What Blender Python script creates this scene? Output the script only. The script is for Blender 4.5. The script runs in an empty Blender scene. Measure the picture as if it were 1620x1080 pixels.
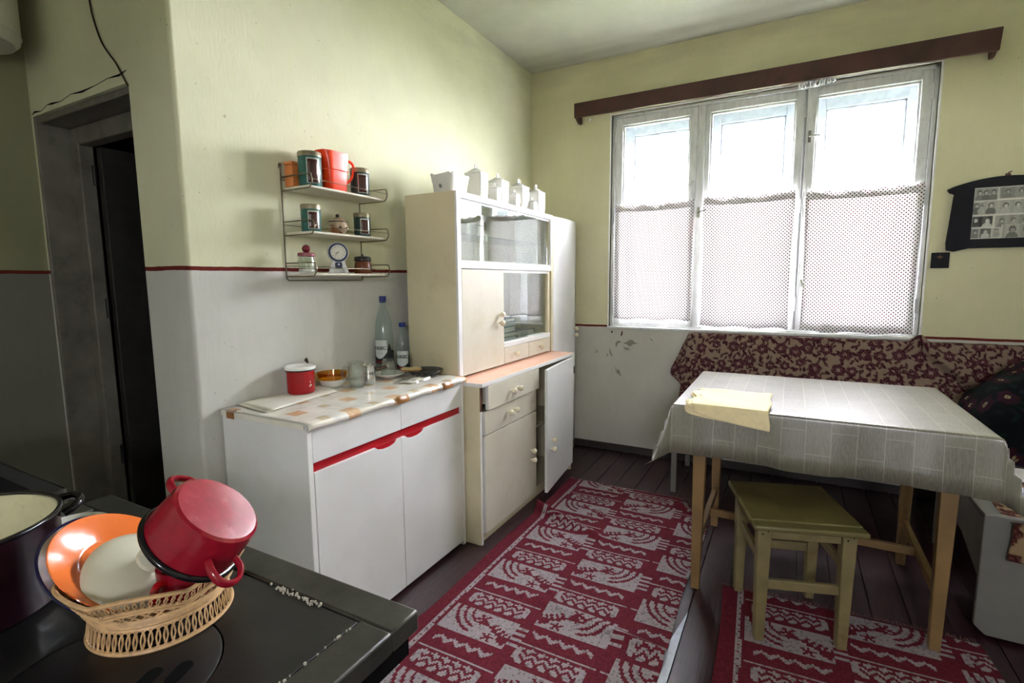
import bpy, bmesh, math, random
import numpy as np
from mathutils import Vector, Matrix, Quaternion
PI = math.pi
R = math.radians
random.seed(7)
rng = np.random.default_rng(5)
scene = bpy.context.scene
COL = scene.collection

# ------------------------------------------------------------------ camera, sky, exposure
cam_data = bpy.data.cameras.new('camera')
cam = bpy.data.objects.new('camera', cam_data)
COL.objects.link(cam)
def cam_basis(y, p, r):
    f = Vector((math.sin(y)*math.cos(p), math.cos(y)*math.cos(p), -math.sin(p)))
    rt = f.cross(Vector((0, 0, 1))).normalized(); up = rt.cross(f)
    return math.cos(r)*rt + math.sin(r)*up, -math.sin(r)*rt + math.cos(r)*up, f
RT, UP, FW = cam_basis(R(-28.447), R(6.804), R(-.427))
m = Matrix((RT, UP, -FW)).transposed().to_4x4()
m.translation = Vector((0, 0, 1.31))
cam.matrix_world = m
cam_data.sensor_width = 36
cam_data.lens = 807.5*36/1620
cam_data.clip_start = .02
scene.camera = cam

world = bpy.data.worlds.new('overcast_sky')
scene.world = world
world.use_nodes = True
bg = world.node_tree.nodes['Background']
bg.inputs['Color'].default_value = (.975, .95, 1.07, 1)
bg.inputs['Strength'].default_value = 9.0
pl = bpy.data.lights.new('sky_portal', 'AREA')
pl.shape = 'RECTANGLE'; pl.size = 2.0; pl.size_y = 1.7
try: pl.cycles.is_portal = True
except Exception: pass
po = bpy.data.objects.new('sky_portal', pl); COL.objects.link(po)
po.location = (-.257, 4.09, 1.72); po.rotation_euler = (R(-90), 0, 0)
pl2 = bpy.data.lights.new('sky_portal_rear', 'AREA')  # samples the sky through the added rear fill window
pl2.shape = 'RECTANGLE'; pl2.size = .45; pl2.size_y = .45
try: pl2.cycles.is_portal = True
except Exception: pass
po2 = bpy.data.objects.new('sky_portal_rear', pl2); COL.objects.link(po2)
po2.location = (.5, -1.52, 1.7); po2.rotation_euler = (R(90), 0, 0)
scene.view_settings.view_transform = 'Standard'
scene.view_settings.look = 'None'
scene.view_settings.exposure = 4.08
scene.view_settings.gamma = 1.0
scene.view_settings.use_curve_mapping = False
scene.cycles.use_denoising = True
scene.cycles.max_bounces = 10
scene.cycles.diffuse_bounces = 5
scene.cycles.transparent_max_bounces = 24
scene.cycles.sample_clamp_indirect = 6

# ------------------------------------------------------------------ materials
def srgb(r, g, b):
    f = lambda c: (c/255/12.92) if c/255 <= .04045 else ((c/255+.055)/1.055)**2.4
    return (f(r), f(g), f(b), 1)
class NT:
    def __init__(s, name):
        s.m = bpy.data.materials.new(name); s.m.use_nodes = True
        s.t = s.m.node_tree; s.b = s.t.nodes['Principled BSDF']; s.out = s.t.nodes['Material Output']
    def n(s, typ, **kw):
        nd = s.t.nodes.new(typ)
        for k, v in kw.items():
            if k.startswith('i_'):
                key = k[2:]; key = int(key) if key.isdigit() else key.replace('_', ' ')
                if hasattr(v, 'is_linked'): s.t.links.new(v, nd.inputs[key])
                else: nd.inputs[key].default_value = v
            else: setattr(nd, k, v)
        return nd
    def link(s, a, b): s.t.links.new(a, b)
    def math(s, op, a, b=0.0, c=0.0):
        nd = s.t.nodes.new('ShaderNodeMath'); nd.operation = op
        for i, v in enumerate((a, b, c)):
            if hasattr(v, 'is_linked'): s.link(v, nd.inputs[i])
            else: nd.inputs[i].default_value = v
        return nd.outputs[0]
    def mix(s, f, a, b, bt='MIX'):
        nd = s.t.nodes.new('ShaderNodeMix'); nd.data_type = 'RGBA'; nd.blend_type = bt
        for k, v in ((0, f), (6, a), (7, b)):
            if hasattr(v, 'is_linked'): s.link(v, nd.inputs[k])
            else: nd.inputs[k].default_value = v
        return nd.outputs[2]
    def ramp(s, f, lo, hi):
        nd = s.t.nodes.new('ShaderNodeMapRange'); s.link(f, nd.inputs[0])
        nd.inputs[1].default_value = lo; nd.inputs[2].default_value = hi
        return nd.outputs[0]
    def co(s, scale=None):
        tc = s.n('ShaderNodeTexCoord')
        if scale is None: return tc.outputs['Object']
        mp = s.n('ShaderNodeMapping'); s.link(tc.outputs['Object'], mp.inputs[0]); mp.inputs['Scale'].default_value = scale
        return mp.outputs[0]
    def noise(s, vec, scale, detail=4, rough=.55):
        return s.n('ShaderNodeTexNoise', i_Vector=vec, i_Scale=scale, i_Detail=detail, i_Roughness=rough).outputs[0]
    def bump(s, h, strength=.2, dist=.002):
        nd = s.n('ShaderNodeBump', i_Height=h, i_Strength=strength, i_Distance=dist)
        s.link(nd.outputs[0], s.b.inputs['Normal'])
    def base(s, c, rough=.5, metal=0, spec=.5, coat=0):
        if hasattr(c, 'is_linked'): s.link(c, s.b.inputs['Base Color'])
        else: s.b.inputs['Base Color'].default_value = c
        s.b.inputs['Roughness'].default_value = rough; s.b.inputs['Metallic'].default_value = metal
        s.b.inputs['Specular IOR Level'].default_value = spec; s.b.inputs['Coat Weight'].default_value = coat
        return s.m

def simple(name, c, rough=.5, metal=0, var=.12, scale=18, bump=0, spec=.5, coat=0, stain=None):
    t = NT(name); co = t.co()
    n = t.noise(co, scale)
    dk = tuple(x*(1-var*1.6) for x in c[:3])+(1,); lt = tuple(min(1, x*(1+var)) for x in c[:3])+(1,)
    col = t.mix(t.ramp(n, .3, .7), dk, lt)
    if stain:
        col = t.mix(t.math('MULTIPLY', t.ramp(t.noise(co, stain[1], 6, .65), .56, .72), stain[2]), col, stain[0])
    if bump: t.bump(t.noise(co, scale*6, 5), bump)
    return t.base(col, rough, metal, spec, coat)

def wall_mat(name, stripe_z, upper, lower, stripe=True):
    t = NT(name); co = t.co()
    sep = t.n('ShaderNodeSeparateXYZ', i_0=co); z = sep.outputs[2]
    zj = t.math('ADD', z, t.math('MULTIPLY', t.math('SUBTRACT', t.noise(co, 9, 3), .5), .008))
    n1 = t.ramp(t.noise(co, 2.2, 5, .6), .3, .72); n2 = t.noise(t.co((7, 7, 1.2)), 5, 5, .6)
    u = t.mix(n1, tuple(x*.88 for x in upper[:3])+(1,), upper)
    u = t.mix(t.math('MULTIPLY', t.ramp(n2, .45, .75), .22), u, (upper[0]*.86, upper[1]*.90, upper[2]*.66, 1))
    l = t.mix(n1, tuple(x*.84 for x in lower[:3])+(1,), lower)
    l = t.mix(t.math('MULTIPLY', t.ramp(n2, .5, .75), .3), l, (lower[0]*.8, lower[1]*.78, lower[2]*.7, 1))
    if stripe:
        col = t.mix(t.math('GREATER_THAN', zj, stripe_z), l, u)
        d = t.math('ABSOLUTE', t.math('SUBTRACT', zj, stripe_z))
        col = t.mix(t.math('LESS_THAN', d, .0075), col, srgb(104, 40, 34))
    else: col = u
    sm = t.math('MULTIPLY', t.ramp(z, 2.55, 2.9), t.ramp(t.noise(t.co((.7, .7, 3)), 3.5, 4), .35, .75))
    col = t.mix(t.math('MULTIPLY', sm, .35), col, (.22, .21, .17, 1))
    spk = t.ramp(t.noise(co, 60, 2, .5), .71, .76)
    col = t.mix(t.math('MULTIPLY', spk, .5), col, (.22, .19, .14, 1))
    t.bump(t.math('ADD', t.noise(t.co((30, 30, 9)), 3, 4), t.noise(co, 7, 3)), .12, .005)
    return t.base(col, .9, 0, .12)

M = {}
CREAM, GREYW = srgb(218, 217, 188), srgb(206, 206, 200)
M['wall_left'] = wall_mat('painted_plaster_left', 1.362, CREAM, GREYW)
M['wall_back'] = wall_mat('painted_plaster_back', .963, srgb(217, 213, 180), srgb(200, 198, 190))
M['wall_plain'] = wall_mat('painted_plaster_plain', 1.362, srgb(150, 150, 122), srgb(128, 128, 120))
M['wall_dim'] = wall_mat('painted_plaster_dim', 1.362, srgb(214, 212, 184), srgb(196, 196, 186))
def ceiling_mat():
    t = NT('ceiling_whitewash'); co = t.co()
    n = t.ramp(t.noise(co, 1.3, 5, .62), .3, .75)
    col = t.mix(n, srgb(184, 184, 172), srgb(210, 210, 200))
    yy = t.n('ShaderNodeSeparateXYZ', i_0=co).outputs[1]
    soot = t.math('MULTIPLY', t.ramp(yy, 3.25, 3.7), t.ramp(t.noise(t.co((.5, 5, 1)), 2.5, 4), .3, .7))
    col = t.mix(t.math('MULTIPLY', soot, .35), col, (.2, .2, .17, 1))
    t.bump(t.noise(co, 20, 4), .12, .004)
    return t.base(col, .7, 0, .2)
M['ceiling'] = ceiling_mat()
M['shaded_passage'] = simple('shade_black_passage_plaster', srgb(24, 22, 20), .9)  # near-black colour carries the darkness of the unlit room beyond
def plank_mat():
    t = NT('painted_floor_planks'); g = t.noise(t.co((26, 1.6, 26)), 4, 6, .65); co = t.co()
    col = t.mix(t.ramp(g, .35, .7), srgb(34, 15, 19), srgb(60, 32, 38))
    col = t.mix(t.math('MULTIPLY', t.ramp(t.noise(co, 5, 5, .6), .5, .75), .4), col, srgb(74, 54, 60))
    t.bump(g, .35, .004)
    return t.base(col, .38, 0, .5)
M['plank'] = plank_mat()
M['baseboard'] = simple('dark_baseboard_paint', srgb(52, 46, 42), .6, bump=.1)
def frame_paint():
    t = NT('old_window_paint'); co = t.co()
    n = t.noise(t.co((4, 4, 1)), 9, 5, .65)
    col = t.mix(t.ramp(n, .3, .7), srgb(196, 198, 198), srgb(224, 226, 226))
    col = t.mix(t.math('MULTIPLY', t.ramp(t.noise(co, 14, 6, .7), .6, .72), .55), col, srgb(120, 116, 106))
    t.bump(n, .2, .003)
    return t.base(col, .45)
M['frame_paint'] = frame_paint()
M['door_paint'] = simple('grimy_door_paint', srgb(120, 116, 108), .5, var=.2, scale=7, bump=.1, stain=(srgb(60, 55, 48), 5, .7))
def glass_mat(name, tint=(1, 1, 1, 1), ior=1.5, rough=0.0, edge=1.0, power=4.0):
    t = NT(name)
    tr = t.n('ShaderNodeBsdfTransparent', i_Color=tint); gl = t.n('ShaderNodeBsdfGlossy', i_Roughness=rough)
    lw = t.n('ShaderNodeLayerWeight', i_Blend=.5).outputs[1]; f0 = ((ior-1)/(ior+1))**2
    fr = t.math('ADD', f0, t.math('MULTIPLY', t.math('POWER', lw, power), (1-f0)*edge))
    mx = t.n('ShaderNodeMixShader', i_0=fr); t.link(tr.outputs[0], mx.inputs[1]); t.link(gl.outputs[0], mx.inputs[2])
    t.link(mx.outputs[0], t.out.inputs[0])
    return t.m
M['pane'] = glass_mat('window_pane_glass', (.97, .98, .97, 1))
M['cab_glass'] = glass_mat('cabinet_sliding_glass', (.90, .95, .93, 1), 2.6)
M['clear_glass'] = glass_mat('clear_drinking_glass', (.92, .95, .94, 1), 1.75, 0, .9, 3.0)
M['amber_glass'] = glass_mat('amber_glass', (.86, .58, .12, 1), 1.5, 0, .5)
M['bottle_pet'] = glass_mat('clear_bluish_plastic', (.86, .92, .93, 1), 1.55, .1, .35)
def curtain_mat():
    t = NT('dotted_cafe_curtain'); co = t.co()
    sp = t.n('ShaderNodeSeparateXYZ', i_0=co); x, z = sp.outputs[0], sp.outputs[2]
    s = .0215
    def lattice(off):
        fx = t.math('SUBTRACT', t.math('FRACT', t.math('ADD', t.math('DIVIDE', x, s), off)), .5)
        fz = t.math('SUBTRACT', t.math('FRACT', t.math('ADD', t.math('DIVIDE', z, s), off)), .5)
        return t.math('LESS_THAN', t.math('ADD', t.math('MULTIPLY', fx, fx), t.math('MULTIPLY', fz, fz)), .038)
    d = t.math('MAXIMUM', lattice(20.0), lattice(20.5))
    col = t.mix(d, (.86, .85, .85, 1), srgb(84, 16, 34))
    df = t.n('ShaderNodeBsdfDiffuse', i_Color=col); tl = t.n('ShaderNodeBsdfTranslucent', i_Color=col)
    tr = t.n('ShaderNodeBsdfTransparent')
    m1 = t.n('ShaderNodeMixShader', i_0=.19); t.link(df.outputs[0], m1.inputs[1]); t.link(tl.outputs[0], m1.inputs[2])
    sh = t.math('MULTIPLY', t.math('SUBTRACT', 1.0, d), .0)
    m2 = t.n('ShaderNodeMixShader', i_0=sh); t.link(m1.outputs[0], m2.inputs[1]); t.link(tr.outputs[0], m2.inputs[2])
    t.link(m2.outputs[0], t.out.inputs[0])
    return t.m
M['curtain'] = curtain_mat()
M['pelmet'] = simple('dark_brown_pelmet_wood', srgb(74, 40, 38), .45, var=.25, scale=6, stain=(srgb(40, 24, 24), 9, .7))
M['white_lam'] = simple('white_laminate', srgb(226, 226, 226), .28, var=.03, scale=5, spec=.5, stain=(srgb(190, 186, 172), 3, .25))
M['cream_lam'] = simple('cream_laminate', srgb(208, 202, 186), .34, var=.05, scale=4, spec=.5, stain=(srgb(182, 162, 120), 3.2, .35))
M['cream_side'] = simple('cream_side_panel', srgb(214, 204, 172), .4, var=.05, scale=4, stain=(srgb(160, 146, 110), 3, .3))
M['white_edge'] = simple('white_edging', srgb(232, 232, 230), .35, var=.03)
M['red_channel'] = simple('red_plastic_channel', srgb(176, 22, 34), .35, var=.05)
M['pink_top'] = simple('pink_worktop_laminate', srgb(238, 186, 162), .22, var=.04, scale=6)
M['brown_edge'] = simple('bare_brown_edge', srgb(96, 60, 44), .6, var=.2)
M['black_gap'] = simple('gap_and_plinth_black', srgb(24, 22, 22), .8)
M['cab_inside'] = simple('cabinet_inside', srgb(150, 142, 118), .6)
M['knob'] = simple('cream_knob_plastic', srgb(232, 222, 196), .22, var=.05)
M['knob_base'] = simple('brass_knob_collar', srgb(120, 100, 60), .35, metal=.8)
def oilcloth_mat():
    t = NT('marbled_oilcloth'); co = t.co()
    sp = t.n('ShaderNodeSeparateXYZ', i_0=co); x, y = sp.outputs[0], sp.outputs[1]
    n = t.noise(co, 11, 7, .68)
    col = t.mix(t.ramp(n, .38, .62), srgb(232, 228, 218), srgb(206, 204, 198))
    col = t.mix(t.math('MULTIPLY', t.ramp(t.noise(co, 5, 3), .5, .7), .5), col, srgb(226, 214, 186))
    def sq(px, py, ox, oy, hx, hy):
        fx = t.math('ABSOLUTE', t.math('SUBTRACT', t.math('FRACT', t.math('ADD', t.math('DIVIDE', x, px), ox)), .5))
        fy = t.math('ABSOLUTE', t.math('SUBTRACT', t.math('FRACT', t.math('ADD', t.math('DIVIDE', y, py), oy)), .5))
        return t.math('MULTIPLY', t.math('LESS_THAN', fx, hx/px), t.math('LESS_THAN', fy, hy/py))
    tan = t.mix(t.ramp(t.noise(co, 40, 5), .35, .7), srgb(200, 160, 122), srgb(218, 188, 156))
    pale = t.mix(t.ramp(t.noise(co, 40, 5), .35, .7), srgb(190, 172, 140), srgb(206, 194, 168))
    col = t.mix(t.math('MAXIMUM', sq(.26, .24, .15, .1, .029, .029), sq(.26, .24, .65, .6, .029, .029)), col, tan)
    col = t.mix(t.math('MAXIMUM', sq(.26, .24, .65, .1, .02, .02), sq(.26, .24, .15, .6, .02, .02)), col, pale)
    return t.base(col, .22, 0, .5)
M['oilcloth'] = oilcloth_mat()
M['tape'] = simple('brown_packing_tape', srgb(164, 112, 62), .3, var=.2)
M['wire'] = simple('dull_steel_wire', srgb(120, 112, 92), .4, metal=.7, var=.2)
M['board_white'] = simple('shelf_board_white', srgb(222, 216, 200), .4, var=.06, stain=(srgb(150, 140, 110), 14, .4))
M['teal_tin'] = simple('teal_painted_tin', srgb(32, 92, 84), .35, var=.2, scale=24, stain=(srgb(20, 60, 90), 12, .5))
M['teal_dark'] = simple('dark_teal_painted_tin', srgb(26, 58, 54), .35, var=.2, scale=24)
M['tin_lid'] = simple('worn_tin_lid', srgb(150, 140, 116), .35, metal=.6, var=.2, scale=30)
M['silver_foil'] = simple('silver_print', srgb(205, 205, 200), .3, metal=.3)
M['brown_print'] = simple('brown_print', srgb(72, 40, 36), .25, var=.2)
M['orange_plastic'] = simple('orange_red_plastic', srgb(245, 66, 20), .3, var=.05)
M['peach_plastic'] = simple('pale_orange_plastic', srgb(216, 132, 74), .4, var=.05)
def speckle_ceramic():
    t = NT('brown_speckled_ceramic'); co = t.co()
    col = t.mix(t.ramp(t.noise(co, 50, 3), .60, .66), srgb(178, 158, 128), srgb(92, 52, 30))
    col = t.mix(t.ramp(t.noise(co, 9, 3), .5, .62), col, srgb(140, 92, 58))
    return t.base(col, .2)
M['speckle'] = speckle_ceramic()
M['dark_brown'] = simple('dark_brown_glaze', srgb(50, 28, 20), .25)
M['brown_clay'] = simple('reddish_brown_glaze', srgb(104, 50, 22), .25, var=.15)
M['black'] = simple('black_paint', srgb(18, 17, 18), .35)
M['maroon_lid'] = simple('maroon_plastic', srgb(112, 26, 40), .35)
M['pink_lid'] = simple('dusty_pink_lid', srgb(136, 70, 78), .4)
M['clock_silver'] = simple('silver_plastic', srgb(206, 208, 210), .3, metal=.3, var=.05)
M['navy'] = simple('navy_plastic', srgb(36, 48, 88), .3)
M['paper'] = simple('off_white_paper', srgb(226, 222, 210), .7, var=.04)
M['red_enamel'] = simple('bright_red_enamel', srgb(166, 10, 22), .12, var=.06, scale=9)
M['white_enamel'] = simple('white_enamel', srgb(230, 230, 226), .15, var=.03)
M['wine_enamel'] = simple('wine_red_enamel', srgb(138, 18, 36), .14, var=.08, scale=60)
M['pot_floor'] = simple('faded_red_pot_underside', srgb(150, 30, 50), .32, var=.12, scale=70, stain=(srgb(190, 96, 104), 30, .5))
M['black_enamel'] = simple('black_enamel_rim', srgb(14, 12, 16), .15)
M['dark_enamel'] = simple('dark_plum_enamel', srgb(34, 14, 22), .14)
M['cream_enamel'] = simple('stained_cream_enamel', srgb(206, 202, 170), .25, var=.08, stain=(srgb(110, 96, 58), 10, .7))
M['steel'] = simple('polished_steel', srgb(190, 190, 186), .14, metal=1, var=.05)
M['orange_enamel'] = simple('orange_enamel', srgb(232, 118, 52), .16, var=.07, scale=12)
M['cream_lid'] = simple('greyish_cream_enamel', srgb(200, 198, 178), .14, var=.04)
M['navy_enamel'] = simple('navy_enamel', srgb(26, 24, 60), .15)
M['wicker'] = simple('woven_plastic_straw', srgb(206, 168, 122), .45, var=.18, scale=60)
M['cap_blue'] = simple('blue_bottle_cap', srgb(26, 44, 120), .4)
M['label_white'] = simple('pale_bottle_label', srgb(196, 204, 204), .5, var=.03)
M['label_dark'] = simple('dark_green_mountain_print', srgb(16, 30, 34), .5, var=.1)
M['label_red'] = simple('red_print', srgb(110, 34, 28), .5)
M['ink'] = simple('black_ink', srgb(20, 22, 26), .5)
M['bread'] = simple('bread_crumb', srgb(224, 204, 158), .8, bump=.3, scale=30)
M['grey_enamel'] = simple('dark_grey_dish', srgb(62, 62, 62), .25, spec=.6)
M['cling_film'] = glass_mat('crumpled_clear_plastic', (.86, .87, .87, 1), 1.8, .12)
M['cast_iron'] = simple('cast_iron_hob', srgb(15, 15, 17), .42, var=.25, scale=14, bump=.15, spec=.5, stain=(srgb(58, 44, 40), 9, .4))
def hobframe():
    t = NT('worn_steel_hob_frame'); co = t.co()
    col = t.mix(t.ramp(t.noise(co, 10, 6, .65), .3, .7), srgb(42, 42, 38), srgb(72, 72, 65))
    col = t.mix(t.math('MULTIPLY', t.ramp(t.noise(co, 22, 5, .7), .6, .7), .7), col, srgb(62, 48, 42))
    t.bump(t.noise(co, 70, 4), .15, .002)
    return t.base(col, .42, .45)
M['hob_frame'] = hobframe()
M['soot'] = simple('soot_black', srgb(6, 6, 6), .9, spec=.1)
M['door_shaded'] = simple('shade_darkened_door_paint', srgb(40, 38, 34), .6, var=.2)  # leaf colour darkened so the doorway reads as unlit
M['ash'] = simple('pale_ash', srgb(170, 165, 150), .9)
M['stove_white'] = simple('stove_enamel_white', srgb(222, 222, 214), .2, var=.03, stain=(srgb(130, 110, 80), 8, .4))
M['dark_top'] = simple('dark_cooker_top', srgb(44, 44, 46), .35, metal=.3, var=.2)
M['tank_paint'] = simple('greyish_white_tank', srgb(206, 206, 194), .4, var=.05)
M['raw_wood'] = simple('yellowed_raw_pine', srgb(132, 104, 64), .5, var=.15, scale=7, bump=.1, stain=(srgb(110, 78, 42), 8, .45))
M['stool_paint'] = simple('worn_yellow_stool_paint', srgb(124, 112, 76), .45, var=.15, scale=9, bump=.15, stain=(srgb(90, 68, 36), 8, .6))
M['stool_top'] = simple('scuffed_olive_stool_seat', srgb(104, 96, 58), .4, var=.15, scale=12, bump=.15, stain=(srgb(84, 76, 44), 10, .55))
def vinyl_mat():
    t = NT('wood_print_vinyl_cloth')
    uv = t.n('ShaderNodeUVMap').outputs[0]
    mp = t.n('ShaderNodeMapping', i_Vector=uv); mp.inputs['Rotation'].default_value = (0, 0, R(90))
    br = t.n('ShaderNodeTexBrick', i_Vector=mp.outputs[0], i_Scale=1.0); br.offset = .5
    br.inputs['Brick Width'].default_value = .165; br.inputs['Row Height'].default_value = .079
    br.inputs['Mortar Size'].default_value = .0014; br.inputs['Mortar Smooth'].default_value = .2
    br.inputs['Color1'].default_value = srgb(116, 113, 99); br.inputs['Color2'].default_value = srgb(104, 101, 89); br.inputs['Mortar'].default_value = srgb(156, 152, 134)
    sc = t.n('ShaderNodeMapping', i_Vector=uv); sc.inputs['Scale'].default_value = (1, .28, 1)
    g = t.n('ShaderNodeTexWave', i_Vector=sc.outputs[0], i_Scale=32, i_Distortion=16, i_Detail=2.0)
    g.inputs['Detail Scale'].default_value = 1.4
    col = t.mix(t.math('MULTIPLY', t.ramp(g.outputs[1], .3, .75), .34), br.outputs[0], srgb(142, 138, 122))
    return t.base(col, .34, 0, 1.0)
M['vinyl'] = vinyl_mat()
M['towel'] = simple('yellow_cotton_towel', srgb(240, 224, 180), .9, var=.05, bump=.2, scale=40, spec=.1)
def col_attr(name, rough=.9, bump=.25, spec=.1):
    t = NT(name)
    a = t.n('ShaderNodeVertexColor', layer_name='Col')
    co = t.co(); n = t.noise(co, 260, 3)
    col = t.mix(t.ramp(n, .2, .8), (.7, .7, .7, 1), (1.05, 1.05, 1.05, 1)); col = t.mix(1.0, a.outputs[0], col, 'MULTIPLY')
    if bump: t.bump(n, bump, .002)
    return t.base(col, rough, 0, spec)
M['rug'] = col_attr('woven_rug')
M['floral'] = col_attr('floral_tapestry')
M['dark_floral'] = col_attr('dark_flowered_cloth')
M['photo'] = col_attr('monochrome_photo_print', .3, 0, .4)
M['bench_shaded'] = simple('shaded_white_bench_board', srgb(118, 116, 110), .35, var=.04)  # boards are white; the grey puts the corner's shade into the colour
M['bench_grey'] = simple('grey_bench_board', srgb(140, 138, 130), .45)
M['dark_frame'] = simple('dark_navy_picture_frame', srgb(18, 18, 28), .6, var=.1, spec=.2)
M['outer_darkened'] = simple('backlit_dark_outer_sash_paint', srgb(138, 144, 152), .6)  # darkened so the backlit outer frames show against the bright sky
M['ceramic'] = simple('grey_white_porcelain', srgb(222, 222, 218), .16, var=.03)
M['print_grey'] = simple('faded_grey_print', srgb(120, 122, 124), .4)
M['book_blue'] = simple('blue_book_cover', srgb(46, 96, 120), .5)
M['book_dark'] = simple('dark_book_cover', srgb(36, 40, 44), .5)
M['book_grey'] = simple('grey_book_cover', srgb(128, 132, 132), .5)
M['pale_board'] = simple('pale_blue_underlay', srgb(188, 194, 210), .6, stain=(srgb(90, 90, 100), 20, .4))
M['grout'] = simple('bare_grey_plaster', srgb(132, 128, 116), .8, bump=.3)
M['loose_paint'] = simple('loose_paint_flake', srgb(196, 194, 184), .6)
M['red_rust'] = simple('rusty_stain', srgb(72, 44, 34), .8)
M['news'] = simple('newsprint_page', srgb(214, 212, 206), .8, var=.03)
M['news_ink'] = simple('grey_news_print', srgb(150, 148, 146), .8)
M['lawn'] = simple('garden_grass', srgb(84, 92, 66), .9, var=.3, scale=3)
M['ring_white'] = simple('pale_plastic_ring', srgb(190, 190, 200), .3)

# ------------------------------------------------------------------ mesh builder
def smooth_path(P, n=4):
    P = [Vector(p) for p in P]; out = []
    for i in range(len(P)-1):
        p0, p1, p2, p3 = P[max(i-1, 0)], P[i], P[i+1], P[min(i+2, len(P)-1)]
        for k in range(n):
            t = k/n; out.append(.5*((2*p1)+(p2-p0)*t+(2*p0-5*p1+4*p2-p3)*t*t+(3*p1-p0-3*p2+p3)*t**3))
    return out+[P[-1]]
class MB:
    def __init__(s): s.v = []; s.f = []; s.uv = None; s.col = None
    def add(s, vs, fs):
        o = len(s.v); s.v += [tuple(v) for v in vs]; s.f += [tuple(i+o for i in f) for f in fs]; return s
    def box(s, x0, x1, y0, y1, z0, z1, Mx=None):
        vs = [Vector((x, y, z)) for z in (z0, z1) for y in (y0, y1) for x in (x0, x1)]
        if Mx is not None: vs = [Mx @ v for v in vs]
        return s.add(vs, [(0, 2, 3, 1), (4, 5, 7, 6), (0, 1, 5, 4), (2, 6, 7, 3), (0, 4, 6, 2), (1, 3, 7, 5)])
    def hexa(s, lo, hi):   # lo/hi: four points each, same winding (counter-clockwise from above)
        return s.add(list(lo)+list(hi), [(3, 2, 1, 0), (4, 5, 6, 7), (0, 1, 5, 4), (1, 2, 6, 5), (2, 3, 7, 6), (3, 0, 4, 7)])
    def prism(s, poly, axis, a, b):   # poly in the two other axes
        def P(p, t): return {'x': (t, p[0], p[1]), 'y': (p[0], t, p[1]), 'z': (p[0], p[1], t)}[axis]
        n = len(poly)
        return s.add([P(p, a) for p in poly]+[P(p, b) for p in poly],
                     [tuple(range(n))[::-1], tuple(range(n, 2*n))]+[(i, (i+1) % n, n+(i+1) % n, n+i) for i in range(n)])
    def lathe(s, prof, seg=32, Mx=Matrix.Identity(4), a0=0, a1=2*PI):
        full = abs(a1-a0-2*PI) < 1e-6; na = seg if full else seg+1
        vs, fs = [], []
        for r, z in prof:
            for k in range(na):
                a = a0+(a1-a0)*k/seg; vs.append(Mx @ Vector((r*math.cos(a), r*math.sin(a), z)))
        for i in range(len(prof)-1):
            for k in range(seg):
                k2 = (k+1) % na
                if prof[i][0] < 1e-6 and prof[i+1][0] < 1e-6: continue
                if prof[i][0] < 1e-6: fs.append((i*na, (i+1)*na+k2, (i+1)*na+k))
                elif prof[i+1][0] < 1e-6: fs.append((i*na+k, i*na+k2, (i+1)*na))
                else: fs.append((i*na+k, i*na+k2, (i+1)*na+k2, (i+1)*na+k))
        return s.add(vs, fs)
    def tube(s, pts, r, seg=8, closed=False, rx=None):
        pts = [Vector(p) for p in pts]; n = len(pts); vs = []
        prev = None
        for i, p in enumerate(pts):
            a = pts[(i-1) % n] if (closed or i > 0) else p; b = pts[(i+1) % n] if (closed or i < n-1) else p
            t = (b-a).normalized()
            if prev is None: u = t.orthogonal().normalized()
            else:
                u = prev-t*prev.dot(t); u = u.normalized() if u.length > 1e-6 else t.orthogonal().normalized()
            prev = u; w = t.cross(u); rr = r(i/(n-1)) if callable(r) else r
            for k in range(seg):
                an = 2*PI*k/seg; vs.append(p+u*math.cos(an)*rr+w*math.sin(an)*(rr if rx is None else rx))
        fs = []
        for i in range(n if closed else n-1):
            j = (i+1) % n
            for k in range(seg):
                k2 = (k+1) % seg; fs.append((i*seg+k, i*seg+k2, j*seg+k2, j*seg+k))
        if not closed: fs += [tuple(range(seg))[::-1], tuple((n-1)*seg+k for k in range(seg))]
        return s.add(vs, fs)
    def stube(s, pts, r, seg=8, rx=None): return s.tube(smooth_path(pts), r, seg, False, rx)
    def sphere(s, c, r, seg=16, sc=(1, 1, 1)):
        n = seg//2
        Mx = Matrix.Translation(c) @ Matrix.Diagonal((*sc, 1))
        return s.lathe([(r*math.sin(PI*i/n) if 0 < i < n else 0, -r*math.cos(PI*i/n)) for i in range(n+1)], seg, Mx)
    def grid(s, nu, nv, fn, thick=None):
        vs = [fn(i/(nu-1), j/(nv-1)) for j in range(nv) for i in range(nu)]
        fs = [(j*nu+i, j*nu+i+1, (j+1)*nu+i+1, (j+1)*nu+i) for j in range(nv-1) for i in range(nu-1)]
        return s.add(vs, fs)
BASE = {}
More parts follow.
